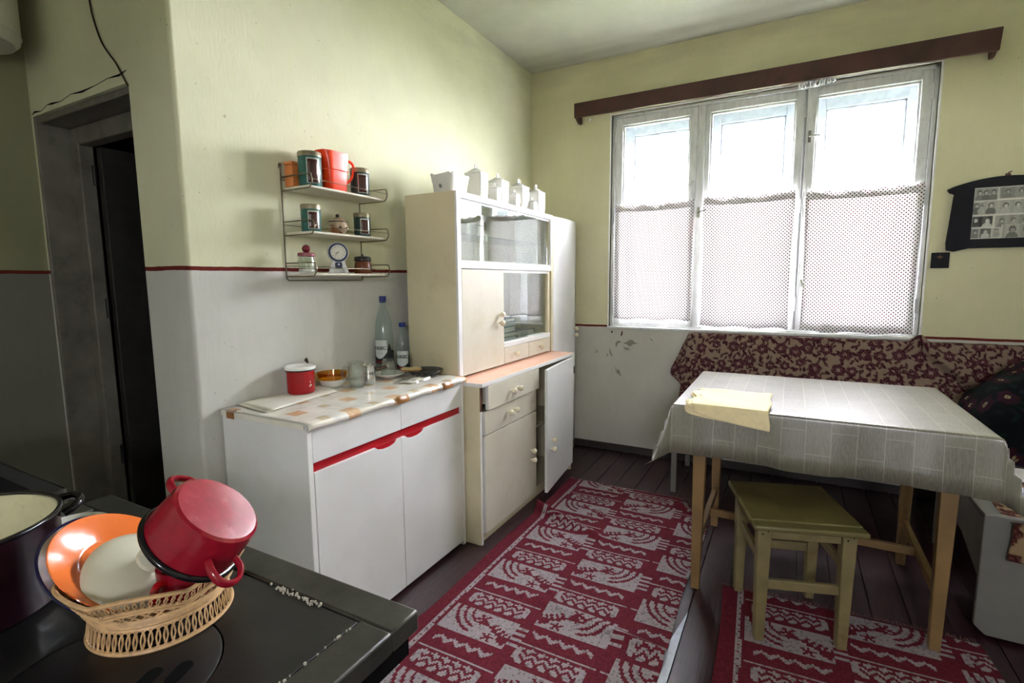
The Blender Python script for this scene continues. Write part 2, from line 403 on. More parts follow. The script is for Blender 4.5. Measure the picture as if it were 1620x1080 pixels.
def obj(name, mb, mat, parent=None, bev=0, smooth=True, angle=38, solid=0, sub=0):
    me = bpy.data.meshes.new(name)
    o = bpy.data.objects.new(name, me); COL.objects.link(o)
    base = Vector((0, 0, 0))
    if parent is not None:
        base = BASE[parent.name]; o.parent = parent
    BASE[o.name] = base
    vs = [(v[0]-base.x, v[1]-base.y, v[2]-base.z) for v in mb.v]
    me.from_pydata(vs, [], mb.f); me.update()
    bm = bmesh.new(); bm.from_mesh(me); bmesh.ops.recalc_face_normals(bm, faces=bm.faces); bm.to_mesh(me); bm.free()
    if mb.uv is not None:
        l = me.uv_layers.new(name='UVMap')
        for lp in me.loops: l.data[lp.index].uv = mb.uv[lp.vertex_index]
    if mb.col is not None:
        ca = me.color_attributes.new('Col', 'FLOAT_COLOR', 'POINT')
        ca.data.foreach_set('color', np.asarray(mb.col, np.float32).ravel())
    if smooth:
        me.polygons.foreach_set('use_smooth', [True]*len(me.polygons)); me.set_sharp_from_angle(angle=R(angle))
    me.materials.append(M[mat] if isinstance(mat, str) else mat)
    if solid:
        md = o.modifiers.new('solid', 'SOLIDIFY'); md.thickness = solid; md.offset = -1
    if sub:
        md = o.modifiers.new('sub', 'SUBSURF'); md.levels = sub; md.render_levels = sub
    if bev:
        md = o.modifiers.new('bev', 'BEVEL'); md.width = bev; md.segments = 2; md.limit_method = 'ANGLE'; md.angle_limit = R(40)
    return o
def thing(name, loc, label, cat, group=None):
    o = bpy.data.objects.new(name, None); COL.objects.link(o); o.location = loc; o.empty_display_size = .05
    BASE[o.name] = Vector(loc); tag(o, label, cat, group); return o
def tag(o, label, cat, group=None):
    o['label'] = label; o['category'] = cat
    if group: o['group'] = group
    return o
def solo(name, mb, mat, label, cat, group=None, base=None, **kw):
    """a thing that is one mesh, its origin at its base"""
    o = obj(name, mb, mat, None, **kw); tag(o, label, cat, group)
    if base is not None:
        b = Vector(base); o.data.transform(Matrix.Translation(-b)); o.location = b; BASE[o.name] = b
    return o
def struct(name, mb, mat, **kw):
    o = obj(name, mb, mat, None, **kw); o['kind'] = 'structure'; return o
def dup(root, loc, label, group=None, rotz=None):
    r = root.copy(); COL.objects.link(r); r.location = loc; r['label'] = label
    if rotz is not None: r.rotation_euler.z = rotz
    if group: r['group'] = group
    for ch in list(root.children):
        c = ch.copy(); COL.objects.link(c); c.parent = r
        for g in list(ch.children):
            d = g.copy(); COL.objects.link(d); d.parent = c
    return r
def frame_at(origin, zaxis, xhint=(0, 0, 1)):
    z = Vector(zaxis).normalized(); x = Vector(xhint); x = (x-z*x.dot(z)).normalized(); y = z.cross(x)
    mm = Matrix((x, y, z)).transposed().to_4x4(); mm.translation = Vector(origin); return mm
T = Matrix.Translation
# ------------------------------------------------------------------ room shell
XL, YB, ZC = -1.832, 3.735, 2.887
WX0, WX1, WZ0, WZ1 = -1.19, .675, .962, 2.486
def sroot(name):
    o = bpy.data.objects.new(name, None); COL.objects.link(o); o['kind'] = 'structure'; BASE[o.name] = Vector((0, 0, 0)); return o
floor = struct('floor', MB().box(-3.5, 1.45, -1.5, 4.05, -.12, -.02), 'black_gap')
pw = .127
x = -.289-pw*22
while x < 1.4:
    a, b = max(x, -3.45)+.0015, min(x+pw, 1.42)-.0015
    if b-a > .02:
        dz = -random.random()*.0015
        obj('plank', MB().box(a, b, -1.45, 3.74, -.025, dz), 'plank', floor, bev=.0015)
    x += pw
struct('ceiling', MB().box(-3.5, 1.45, -1.5, 4.05, ZC, ZC+.1), 'ceiling')
wl_ = [(XL-.16, YB), (XL-.16, 1.035)]+[(XL-.014+.014*math.sin(a), 1.049-.014*math.cos(a)) for a in np.linspace(0, PI/2, 7)]+[(XL, YB)]
struct('wall_left', MB().prism(wl_, 'z', -.02, ZC), 'wall_left')
wb = MB()
wb.box(XL-.16, WX0, YB, YB+.3, -.02, ZC); wb.box(WX1, 1.45, YB, YB+.3, -.02, ZC)
wb.box(WX0, WX1, YB, YB+.3, -.02, WZ0); wb.box(WX0, WX1, YB, YB+.3, WZ1, ZC)
wall_back = struct('wall_back', wb, 'wall_back')
DX0, DX1, DZ = -2.89, -2.105, 2.02
wd = MB().box(DX1, XL-.16, 1.035, 1.19, -.02, ZC).box(-3.05, DX0, 1.035, 1.19, -.02, ZC).box(DX0, DX1, 1.035, 1.19, DZ, ZC)
wall_door = struct('wall_doorway', wd, 'wall_left')
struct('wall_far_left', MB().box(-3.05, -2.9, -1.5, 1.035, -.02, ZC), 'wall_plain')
struct('wall_right', MB().box(1.3, 1.45, -1.5, YB, -.02, ZC), 'wall_dim')
RX0, RX1, RZ0, RZ1 = .3, .72, 1.48, 1.90  # opening for the added fill window, out of view
struct('wall_rear', MB().box(-3.05, RX0, -1.5, -1.38, -.02, ZC).box(RX1, 1.45, -1.5, -1.38, -.02, ZC).box(RX0, RX1, -1.5, -1.38, -.02, RZ0).box(RX0, RX1, -1.5, -1.38, RZ1, ZC), 'wall_dim')
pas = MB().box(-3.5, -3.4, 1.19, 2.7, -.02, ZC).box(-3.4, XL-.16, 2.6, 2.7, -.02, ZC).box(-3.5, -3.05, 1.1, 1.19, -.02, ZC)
struct('wall_passage', pas, 'shaded_passage')
struct('baseboard_back', MB().box(XL, 1.3, YB-.012, YB, 0, .055), 'baseboard', bev=.003)
# flaking paint under the window: recessed patches of bare plaster and curled flakes
def patch(name, pts, mat, y0, y1): obj(name, MB().prism(pts, 'y', y0, y1), mat, wall_back)
patch('bare_patch', [(-1.075, .835), (-1.05, .85), (-1.02, .868), (-1.0, .862), (-.985, .845), (-.955, .843), (-1.0, .834), (-1.025, .815), (-1.04, .80), (-1.045, .83)], 'grout', YB-.0015, YB)
patch('bare_patch', [(-1.135, .835), (-1.12, .855), (-1.09, .85), (-1.10, .84), (-1.115, .838), (-1.125, .815), (-1.13, .80)], 'grout', YB-.0015, YB)
patch('bare_patch', [(-1.182, .80), (-1.178, .79), (-1.165, .755), (-1.152, .735), (-1.165, .735), (-1.18, .76)], 'grout', YB-.0015, YB)
patch('bare_patch', [(-1.13, .66), (-1.12, .64), (-1.10, .63), (-1.085, .58), (-1.105, .60), (-1.125, .61)], 'grout', YB-.0015, YB)
patch('rust_spot', [(-1.097, .895), (-1.09, .925), (-1.08, .93), (-1.082, .905), (-1.09, .89)], 'red_rust', YB-.0012, YB)
patch('rust_spot', [(-1.172, .925), (-1.16, .93), (-1.158, .915), (-1.168, .91)], 'red_rust', YB-.0012, YB)
def flake(pts, out):
    n = len(pts); c = (sum(p[0] for p in pts)/n, sum(p[1] for p in pts)/n)
    mb = MB().add([(p[0], YB-.001-(out if i < n//2 else 0), p[1]) for i, p in enumerate(pts)]+[(c[0], YB-.002-out*.3, c[1])], [(i, (i+1) % n, n) for i in range(n)])
    obj('paint_flake', mb, 'loose_paint', wall_back, solid=.001)
flake([(-1.08, .83), (-1.04, .828), (-1.01, .80), (-1.03, .79), (-1.06, .79)], .012)
flake([(-1.21, .79), (-1.19, .79), (-1.185, .74), (-1.20, .73)], .012)
flake([(-1.135, .67), (-1.125, .66), (-1.105, .605), (-1.13, .62)], .012)
flake([(-.875, .90), (-.86, .90), (-.85, .865), (-.87, .87)], .008)
flake([(-1.30, .80), (-1.28, .80), (-1.265, .76), (-1.29, .75)], .008)
# ------------------------------------------------------------------ doorway on the left
door = sroot('door_1')
obj('jamb', MB().box(DX0, DX0+.02, 1.036, 1.19, 0, DZ), 'door_paint', door, bev=.004)
obj('jamb', MB().box(DX1-.02, DX1, 1.05, 1.19, 0, DZ), 'door_paint', door, bev=.004)
obj('lintel', MB().box(DX0+.02, DX1-.02, 1.05, 1.19, DZ-.025, DZ), 'door_paint', door, bev=.004)
obj('stile', MB().box(DX0+.02, DX0+.09, 1.15, 1.21, 0, DZ-.025), 'door_paint', door, bev=.006)
obj('stile', MB().box(DX1-.09, DX1-.02, 1.15, 1.21, 0, DZ-.025), 'door_paint', door, bev=.006)
obj('head_rail', MB().box(DX0+.09, DX1-.09, 1.15, 1.21, DZ-.10, DZ-.025), 'door_paint', door, bev=.006)
lf = obj('door_leaf', MB().box(DX0+.095, DX0+.135, 1.215, 1.93, .01, DZ-.10), 'door_shaded', door, bev=.004)
for z in (.45, 1.15, 1.75):
    obj('hinge', MB().lathe([(0, 0), (.009, .002), (.009, .09), (0, .092)], 10, T((DX0+.10, 1.20, z))), 'black', lf)
# crumbling edge above the door
ck_ = [(-2.89, 2.028), (-2.86, 2.036), (-2.80, 2.030), (-2.74, 2.046), (-2.70, 2.044), (-2.62, 2.040), (-2.53, 2.052), (-2.44, 2.046), (-2.34, 2.050), (-2.24, 2.058), (-2.16, 2.054), (-2.11, 2.062)]
for i in range(len(ck_)-1):
    (xa, za), (xb, zb) = ck_[i], ck_[i+1]; w0, w1 = .001+.003*(i % 3 == 1), .001+.003*(i % 3 == 0)
    obj('crack', MB().prism([(xa, za-w0), (xb, zb-w1), (xb, zb+w1), (xa, za+w0)], 'y', 1.0342, 1.036), 'soot', wall_door)
# ------------------------------------------------------------------ window
win = sroot('window_1')
YF, YW, YO = 3.762, 3.80, 3.945
fm = MB().box(WX0, WX0+.022, YF, 4.0, WZ0, WZ1).box(WX1-.022, WX1, YF, 4.0, WZ0, WZ1)
fm.box(WX0, WX1, YF, 4.0, WZ1-.018, WZ1).box(WX0, WX1, YF, 4.0, WZ0, WZ0+.012)
obj('fixed_frame', fm, 'frame_paint', win, bev=.003)
obj('mullion', MB().box(-.598, -.553, YF+.004, 4.0, WZ0+.012, WZ1-.018), 'frame_paint', win, bev=.003)
obj('mullion', MB().box(.015, .06, YW+.012, 4.0, WZ0+.012, WZ1-.018), 'frame_paint', win, bev=.003)
obj('sill', MB().box(WX0-.01, WX1+.01, YB-.012, YF+.01, WZ0-.016, WZ0+.001), 'frame_paint', win, bev=.004)
ed = MB().box(WX0-.012, WX0, YB-.004, YF, WZ0, WZ1+.012).box(WX1, WX1+.012, YB-.004, YF, WZ0, WZ1+.012).box(WX0, WX1, YB-.004, YF, WZ1, WZ1+.012)
obj('plaster_edge', ed, 'white_edge', win, bev=.003)
def sash(name, x0, x1, z0, z1, y, w, th, wl=None, mt='frame_paint'):
    wl = wl or w
    mb = MB().box(x0, x0+wl, y, y+th, z0, z1).box(x1-w, x1, y, y+th, z0, z1)
    mb.box(x0+wl, x1-w, y, y+th, z1-w, z1).box(x0+wl, x1-w, y, y+th, z0, z0+w*1.15)
    # glazing rebate, a narrow inner step
    a, b, c, d = x0+wl, x1-w, z0+w*1.15, z1-w
    mb.box(a, a+.012, y+.018, y+th, c, d).box(b-.012, b, y+.018, y+th, c, d).box(a, b, y+.018, y+th, d-.012, d).box(a, b, y+.018, y+th, c, c+.012)
    s = obj(name, mb, mt, win, bev=.003)
    obj('pane', MB().box(a+.002, b-.002, y+th*.6, y+th*.6+.004, c+.002, d-.002), 'pane', s, smooth=False)
    return s
s1 = sash('sash', -1.166, -.600, WZ0+.013, 2.466, YF+.006, .05, .042)
s2 = sash('sash', -.551, .030, WZ0+.013, 2.466, YF+.02, .047, .042, .03)
s3 = sash('sash', .042, .651, WZ0+.013, 2.466, YF+.006, .05, .042)
for a, b in ((-1.168, -.59), (-.56, .012), (.063, .653)): sash('outer_sash', a, b, WZ0+.013, 2.466, YO, .085, .045, mt='outer_darkened')
def latch(s, x, y, z, ang):
    obj('latch', MB().box(x-.008, x+.008, y-.006, y, z-.035, z+.035).tube([(x, y-.006, z), (x, y-.022, z), (x+.055*math.sin(ang), y-.026, z-.055*math.cos(ang))], .0045, 8), 'steel', s)
latch(s3, .062, YF+.006, 1.30, .35); latch(s3, .062, YF+.006, 2.18, 1.5); latch(s2, -.575, YF+.004, 1.765, 1.8)
for s, x, y in ((s1, -1.168, YF), (s3, .653, YF), (s2, .034, YF+.01)):
    for z in (1.10, 1.72, 2.30):
        obj('hinge', MB().lathe([(0, 0), (.006, .002), (.006, .085), (0, .087)], 8, T((x, y, z))), 'frame_paint', s)
fill_win = sroot('added_fill_window')  # made-up window behind the camera, added to brighten faces turned towards it
for a, b, c, d in ((RX0, RX0+.05, RZ0, RZ1), (RX1-.05, RX1, RZ0, RZ1), (RX0+.05, RX1-.05, RZ1-.05, RZ1), (RX0+.05, RX1-.05, RZ0, RZ0+.05), (.485, .515, RZ0+.05, RZ1-.05)):
    obj('frame_bar', MB().box(a, b, -1.46, -1.41, c, d), 'frame_paint', fill_win, bev=.003)
for a, b in ((RX0+.05, .485), (.515, RX1-.05)): obj('pane', MB().box(a, b, -1.44, -1.436, RZ0+.05, RZ1-.05), 'pane', fill_win, smooth=False)
struct('trim_garden', MB().box(-20, 20, -25, 30, -1.2, -1.0), 'lawn')
# ------------------------------------------------------------------ curtains
def curtain(x0, x1, zb, zt, label, sag):
    nu, nv = 60, 44
    def fn(u, v):
        x = x0+(x1-x0)*u; top = zt-sag*4*u*(1-u)*.5+sag*.2*math.sin(u*21)
        z = zb+.006*math.sin(u*15+x0*9)+(top-zb)*v
        y = YF-.010+.006*math.sin(u*26+x0*5)*(1-.3*v)+.003*math.sin(u*61)*(v > .9)
        # gathers near the left edge
        y -= .007*math.exp(-((u-.1)/.03)**2)+.006*math.exp(-((u-.16)/.02)**2)
        return (x+.004*math.sin(v*5+u*9), y, z)
    mb = MB().grid(nu, nv, fn)
    t = thing('cafe_curtain', ((x0+x1)/2, YF-.01, zb), label, 'curtain', 'dotted half curtains')
    obj('cloth', mb, 'curtain', t, solid=.0006)
    ru = MB().grid(70, 5, lambda u, v: (x0+(x1-x0)*u, YF-.014+.006*math.sin(u*90)*(v-.2), zt-sag*4*u*(1-u)*.5-.035+.048*v+.006*math.sin(u*40)*v))
    obj('gathered_heading', ru, 'curtain', t, solid=.0006)
curtain(-1.155, -.605, 1.022, 1.84, 'leftmost dotted half curtain, ending above the lower rail of its sash', .02)
curtain(-.538, .0, .985, 1.846, 'middle dotted half curtain with a scalloped shadow along its hem', .022)
curtain(.068, .648, .975, 1.83, 'rightmost dotted half curtain, hanging beside the window latch', .018)
# ------------------------------------------------------------------ pelmet and rings
t = thing('curtain_pelmet', (-.27, YB-.05, 2.47), 'long dark brown wooden pelmet board above the window', 'pelmet')
obj('face_board', MB().hexa([(-1.437, YB-.115, 2.478), (.885, YB-.115, 2.462), (.885, YB-.095, 2.462), (-1.437, YB-.095, 2.478)],
                            [(-1.437, YB-.115, 2.577), (.892, YB-.115, 2.574), (.892, YB-.095, 2.574), (-1.437, YB-.095, 2.577)]), 'pelmet', t, bev=.003)
for a, b in ((-1.437, -1.415), (.866, .886)):
    obj('end_bracket', MB().prism([(YB, 2.455), (YB-.04, 2.455), (YB-.085, 2.476), (YB-.095, 2.478), (YB-.095, 2.576), (YB, 2.576)], 'x', a, b), 'pelmet', t, bev=.003)
obj('curtain_rail', MB().box(-1.415, .866, YB-.085, YB-.065, 2.500, 2.512), 'white_edge', t)
for x in (-1.40, .70): obj('hook', MB().tube([(x, YB-.03, 2.576), (x, YB-.03, 2.60), (x, YB-.002, 2.605)], .004, 8), 'steel', t)
first = None
for k in range(14):
    x = -.012+.0135*k+random.uniform(-.002, .002); z = 2.455+.0010*k
    if first is None:
        mb = MB().tube([(x, YB-.075+.019*math.cos(a), z+.019*math.sin(a)) for a in np.linspace(0, 2*PI, 15)[:-1]], .0035, 6, True)
        mb.tube([(x, YB-.075, z+.018), (x, YB-.075, 2.506)], .002, 6)
        first = solo('curtain_ring', mb, 'ring_white', 'small pale curtain ring bunched under the middle of the pelmet', 'ring', 'bunched curtain rings', base=(x, YB-.075, z), angle=80)
        x0r = x
    else:
        o = first.copy(); COL.objects.link(o); o.location = (x, YB-.075, z); o.rotation_euler.z = random.uniform(-.7, .7); o.rotation_euler.y = random.uniform(-.3, .3)
o = solo('curtain_ring', MB().tube([(-1.327, YB-.075+.012*math.cos(a), 2.458+.012*math.sin(a)) for a in np.linspace(0, 2*PI, 13)[:-1]], .003, 6, True).tube([(-1.327, YB-.075, 2.48), (-1.327, YB-.075, 2.502)], .002, 6), 'ring_white', 'single pale curtain ring under the left end of the pelmet', 'ring', base=(-1.327, YB-.075, 2.456), angle=80)
# ------------------------------------------------------------------ photo frame and plaque
px0, px1, pz0, pz1 = .775, 1.20, 1.447, 1.825
pf = thing('photo_frame', (.99, YB-.01, 1.45), 'dark shaped picture frame with a collage of black and white photographs', 'picture frame')
def frame_shape():
    top = [(px1+.03-(px1-px0+.06)*u, 1.792+.052*math.sin(PI*u)**.8) for u in np.linspace(0, 1, 25)]
    P = [(px0+.022, 1.452), (px0+.085, 1.468), (px1-.085, 1.468), (px1-.022, 1.452), (px1+.012, 1.46), (px1+.016, 1.50), (px1-.002, 1.765), (px1+.02, 1.775)]
    L = [(px0-.02, 1.775), (px0+.002, 1.765), (px0-.016, 1.50), (px0-.012, 1.46)]
    return P+top+L
outer = frame_shape(); win_ = [(.86, 1.517), (1.115, 1.517), (1.115, 1.792), (.86, 1.792)]
bmf = bmesh.new()
def ring_mesh(outer, inner, y0, y1):
    import mathutils.geometry as G
    polys = [[Vector((p[0], p[1], 0)) for p in outer], [Vector((p[0], p[1], 0)) for p in inner]]
    tris = G.tessellate_polygon(polys); flat = [p for q in (outer, inner) for p in q]; n = len(flat)
    mb = MB(); vs = [(p[0], y0, p[1]) for p in flat]+[(p[0], y1, p[1]) for p in flat]
    fs = [tuple(t) for t in tris]+[tuple(i+n for i in t[::-1]) for t in tris]
    o = 0
    for q in (outer, inner):
        k = len(q); fs += [(o+i, o+(i+1) % k, n+o+(i+1) % k, n+o+i) for i in range(k)]; o += k
    return mb.add(vs, fs)
obj('moulding', ring_mesh(outer, win_, YB-.03, YB-.004), 'dark_frame', pf, bev=.004)
obj('hanger', MB().tube([(.995, YB-.012, 1.835), (.995, YB-.014, 1.862), (1.008, YB-.014, 1.866)], .003, 6).box(.985, 1.005, YB-.012, YB, 1.83, 1.858), 'brown_edge', pf)
# each photograph in the collage is a small print with generic figures
def photo(x0, x1, z0, z1, figs, bgv, seed, lay):
    nu, nv = max(8, int((x1-x0)/.0028)), max(8, int((z1-z0)/.0028)); r = np.random.default_rng(seed)
    mb = MB().grid(nu, nv, lambda u, v: (x0+(x1-x0)*u, YB-.0065-lay*.0012, z0+(z1-z0)*v))
    X, Z = np.meshgrid(np.linspace(0, 1, nu)*(x1-x0), np.linspace(0, 1, nv)*(z1-z0))
    g = bgv+.05*np.sin(X*160+seed)+.06*r.random(X.shape)
    for fx, fz, s, tone, skin in figs:
        fx *= x1-x0; fz *= z1-z0
        body = ((X-fx)/(s*1.25))**2+((Z-(fz-s*2.1))/(s*1.6))**2 < 1
        hair = ((X-fx)/(s*.72))**2+((Z-fz-s*.12)/(s*.85))**2 < 1
        face = ((X-fx-.0008)/(s*.5))**2+((Z-fz+s*.12)/(s*.65))**2 < 1
        g = np.where(body, tone+.06*r.random(X.shape), g); g = np.where(hair, .09, g); g = np.where(face, skin, g)
    b = (np.minimum(X, (x1-x0)-X) < .003) | (np.minimum(Z, (z1-z0)-Z) < .003)
    g = np.where(b, .62, g); c = np.stack([g, g, g*.93, np.ones_like(g)], -1)
    mb.col = c.reshape(-1, 4)
    obj('photograph', mb, 'photo', pf, smooth=False, solid=.0008)
photo(.862, .965, 1.72, 1.79, [(.25, .62, .015, .2, .5), (.5, .62, .015, .12, .45), (.8, .62, .016, .14, .42)], .33, 1, 0)
photo(.965, 1.115, 1.725, 1.79, [(.25, .6, .014, .2, .4), (.6, .6, .014, .3, .45), (.85, .6, .014, .15, .4)], .28, 2, 0)
photo(.862, .91, 1.645, 1.718, [(.35, .7, .013, .12, .5), (.75, .6, .011, .4, .5)], .30, 3, 1)
photo(.905, 1.115, 1.645, 1.72, [(.16, .66, .017, .11, .55), (.45, .6, .016, .45, .6), (.68, .62, .016, .42, .6), (.9, .6, .015, .2, .5)], .40, 4, 0)
photo(.862, .955, 1.578, 1.643, [(.2, .62, .015, .02, .6), (.72, .55, .019, .55, .62)], .03, 5, 0)
photo(.957, 1.115, 1.56, 1.643, [(.2, .6, .014, .2, .42), (.5, .62, .014, .35, .45), (.8, .6, .015, .4, .5)], .30, 6, 0)
photo(.862, .90, 1.518, 1.577, [(.5, .6, .013, .18, .4)], .24, 7, 0)
photo(.90, .95, 1.518, 1.577, [(.5, .66, .015, .5, .5)], .08, 8, 1)
photo(.95, .992, 1.518, 1.577, [(.5, .72, .010, .3, .45)], .42, 9, 2)
photo(.99, 1.115, 1.518, 1.59, [(.36, .6, .02, .12, .3), (.8, .6, .018, .3, .4)], .36, 10, 1)
obj('backing', MB().box(.855, 1.12, YB-.0055, YB-.003, 1.512, 1.797), 'paper', pf)
pq = thing('wall_plaque', (.742, YB-.01, 1.362), 'small plain dark square plaque hanging between window and picture frame', 'plaque')
obj('plate', MB().box(.702, .783, YB-.014, YB-.002, 1.362, 1.449), 'dark_frame', pq, bev=.002)
obj('hanger', MB().tube([(.740+.006*math.cos(a), YB-.006, 1.452+.006*math.sin(a)) for a in np.linspace(0, 2*PI, 11)[:-1]], .0018, 6, True), 'steel', pq)
obj('motif', MB().prism([(.74, 1.415), (.755, 1.425), (.743, 1.43), (.741, 1.44), (.737, 1.43), (.725, 1.425)], 'y', YB-.0146, YB-.0138), 'brown_edge', pq)
# ------------------------------------------------------------------ white sideboard
SX, SY0, SY1, SZ = -1.37, 1.108, 2.026, .835
sb = thing('sideboard', (-1.6, 1.57, 0), 'low white sideboard with a red handle channel under its drawers', 'sideboard')
cx0 = XL+.012
ca = MB().box(cx0, SX, SY0, SY0+.02, 0, SZ).box(cx0, SX, SY1-.02, SY1, 0, SZ).box(cx0, SX-.02, SY0+.02, SY1-.02, .05, .066)
ca.box(cx0, cx0+.008, SY0+.02, SY1-.02, .05, SZ).box(cx0, SX-.012, SY0+.02, SY1-.02, SZ-.02, SZ).box(cx0, SX-.02, SY0+.02, SY1-.02, .66, .676)
obj('carcass', ca, 'white_lam', sb, bev=.0012)
obj('plinth', MB().box(SX-.07, SX-.055, SY0+.02, SY1-.02, 0, .05), 'black_gap', sb)  # black colour stands for the shadow gap under the doors
for y in (SY0, SY1-.02): obj('edge_strip', MB().box(SX, SX+.0015, y+.001, y+.019, .001, SZ-.001), 'white_edge', sb)
mid = 1.571
for a, b in ((SY0+.0225, mid-.0015), (mid+.0015, SY1-.0225)):
    obj('drawer', MB().box(SX-.35, SX-.018, a+.01, b-.01, .715, .80).box(SX-.018, SX, a, b, .708, .832), 'white_lam', sb, bev=.0012)
obj('handle_channel', MB().box(SX-.02, SX-.012, SY0+.0215, SY1-.0215, .672, .709), 'red_channel', sb)
def sb_door(y0, y1, tab_right):
    P = [(y0, .02), (y1, .02), (y1, .673)]
    c = y1-.085 if tab_right else y0+.085
    P += [(c+.062, .673), (c+.045, .661), (c+.02, .656), (c-.02, .656), (c-.045, .661), (c-.062, .673), (y0, .673)]
    obj('door', MB().prism(P, 'x', SX-.018, SX), 'white_lam', sb, bev=.0012)
    r = [(c+.06, .6745), (c+.045, .6625), (c+.02, .6575), (c-.02, .6575), (c-.045, .6625), (c-.06, .6745)]
    obj('finger_scoop', MB().prism(r, 'x', SX-.012, SX-.004), 'red_channel', sb)
sb_door(SY0+.025, mid-.0015, True); sb_door(mid+.0015, SY1-.0225, False)
# oilcloth with a rolled front edge lying on the sideboard
ZT = .851
oc = thing('oilcloth', (-1.6, 1.57, SZ), 'marbled white oilcloth with tan squares covering the low sideboard', 'oilcloth')
def oil(u, v):
    y = SY0-.006+(SY1-SY0+.014)*u; w = .0025*math.sin(u*23)+.0015*math.sin(u*51)
    L = [(XL+.004, .849), (-1.6, .850), (-1.42, .850), (-1.375, .851), (-1.357, .848), (-1.349, .840), (-1.350, .831), (-1.356, .825), (-1.366, .823)]
    s = v*(len(L)-1); i = min(int(s), len(L)-2); f = s-i
    x_, z_ = L[i][0]*(1-f)+L[i+1][0]*f, L[i][1]*(1-f)+L[i+1][1]*f
    if i >= 4: x_ += w*.6; z_ += w
    return (x_, y, z_+.0006*math.sin(u*40+v*9))
obj('cloth', MB().grid(50, 33, oil), 'oilcloth', oc, solid=.0012, angle=80)
obj('underlay', MB().box(XL+.006, -1.372, SY0+.001, SY1-.001, SZ+.0006, .8475), 'white_edge', oc)
obj('side_hem', MB().box(XL+.02, -1.372, SY0-.009, SY0-.0065, .828, .848), 'paper', oc, bev=.001)
for a, b in ((-1.775, -1.735),): obj('tape', MB().box(a, b, SY0-.0125, SY0-.0095, .822, .846).box(a, b, SY0-.0125, SY0+.02, .8515, .8525), 'tape', oc)
for y, w in ((1.565, .035), (1.875, .04)):
    obj('tape', MB().grid(4, 9, lambda u, v: (-1.357+.010*math.sin(v*2.4)+.001, y-w+2*w*u, .852-.03*v)), 'tape', oc, solid=.0008)
# ------------------------------------------------------------------ dresser: base unit, upper unit, tall unit
def knob(parent, x, y, z, r=.0125):
    k = obj('knob', MB().lathe([(.006, 0), (.006, .010), (r*.95, .013), (r*1.25, .021), (r*1.15, .030), (r*.6, .036), (0, .037)], 16, frame_at((x, y, z), (1, 0, 0))), 'knob', parent, angle=60)
    return k
BX, BY0, BY1, BZ = -1.283, 2.036, 3.222, .803
bu = thing('base_cabinet', (-1.5, 2.63, 0), 'cream base cabinet with pink worktop, two drawers and a door standing ajar', 'cabinet')
bx0 = -1.76
ca = MB().box(bx0, BX, BY0, BY0+.018, 0, BZ).box(bx0, BX, BY1-.018, BY1, 0, BZ).box(bx0, bx0+.006, BY0+.018, BY1-.018, .05, BZ)
ca.box(bx0, BX-.01, BY0+.018, BY1-.018, .05, .066).box(bx0, BX-.01, 2.64, 2.656, .066, BZ).box(bx0, BX-.02, BY0+.018, BY1-.018, BZ-.016, BZ).box(bx0, BX-.03, 2.656, BY1-.018, .42, .434)
obj('carcass', ca, 'cream_side', bu, bev=.001)
obj('plinth', MB().box(BX-.03, BX-.018, BY0+.018, BY1-.018, 0, .05), 'cream_side', bu)
obj('edge_strip', MB().box(BX, BX+.0015, BY0+.001, BY0+.017, .001, .68), 'white_edge', bu)
obj('edge_strip', MB().box(BX, BX+.0015, BY0+.001, BY0+.017, .68, BZ-.001), 'brown_edge', bu)
ct = obj('worktop', MB().box(bx0, -1.267, BY0-.004, BY1+.004, BZ+.0005, BZ+.019), 'pink_top', bu, bev=.001)
obj('edge_band', MB().box(-1.267, -1.2645, BY0-.004, BY1+.004, BZ+.0005, BZ+.019).box(bx0, -1.267, BY0-.0065, BY0-.004, BZ+.0005, BZ+.019), 'white_edge', ct)
def base_drawer(x, y0, y1, z0, z1, ks, kz):
    d = obj('drawer', MB().box(x-.018, x, y0, y1, z0, z1).box(x-.40, x-.018, y0+.025, y1-.025, z0+.02, z1-.015), 'cream_lam', bu, bev=.0012)
    obj('edge_band', MB().box(x-.017, x-.001, y0-.0012, y0, z0+.001, z1-.001), 'white_edge', d)
    for ky in ks: knob(d, x, ky, kz)
base_drawer(BX+.020, 2.088, 2.66, .681, .801, (2.315, 2.385), .737)
base_drawer(BX+.010, 2.068, 2.643, .556, .676, (2.295, 2.362), .624)
d1 = obj('door', MB().box(BX-.007, BX+.011, 2.066, 2.641, .052, .550), 'cream_lam', bu, bev=.0012)
obj('edge_band', MB().box(BX-.006, BX+.010, 2.0648, 2.066, .053, .549), 'white_edge', d1)
for z in (.331, .276): knob(d1, BX+.011, 2.572, z)
# right door, hinged on the far side and ajar
hy, hx = 3.205, BX+.018; an = R(6.2); L = .556
Mx = T((hx, hy, 0)) @ Matrix.Rotation(an, 4, 'Z')
d2 = obj('door', MB().box(-.017, .0, -L, 0, .055, .795, Mx), 'white_lam', bu, bev=.0012)
obj('edge_band', MB().box(-.016, -.001, -L-.0012, -L, .056, .794, Mx), 'white_edge', d2)
for z in (.362, .306):
    p = Mx @ Vector((.0, -L+.07, z)); knob(d2, p.x, p.y, p.z)
for z in (.16, .68):
    obj('hinge', MB().lathe([(0, 0), (.005, .001), (.005, .05), (0, .051)], 8, T((hx+.004, hy+.006, z))), 'steel', d2)
d2['label'] = 'right door standing slightly open'
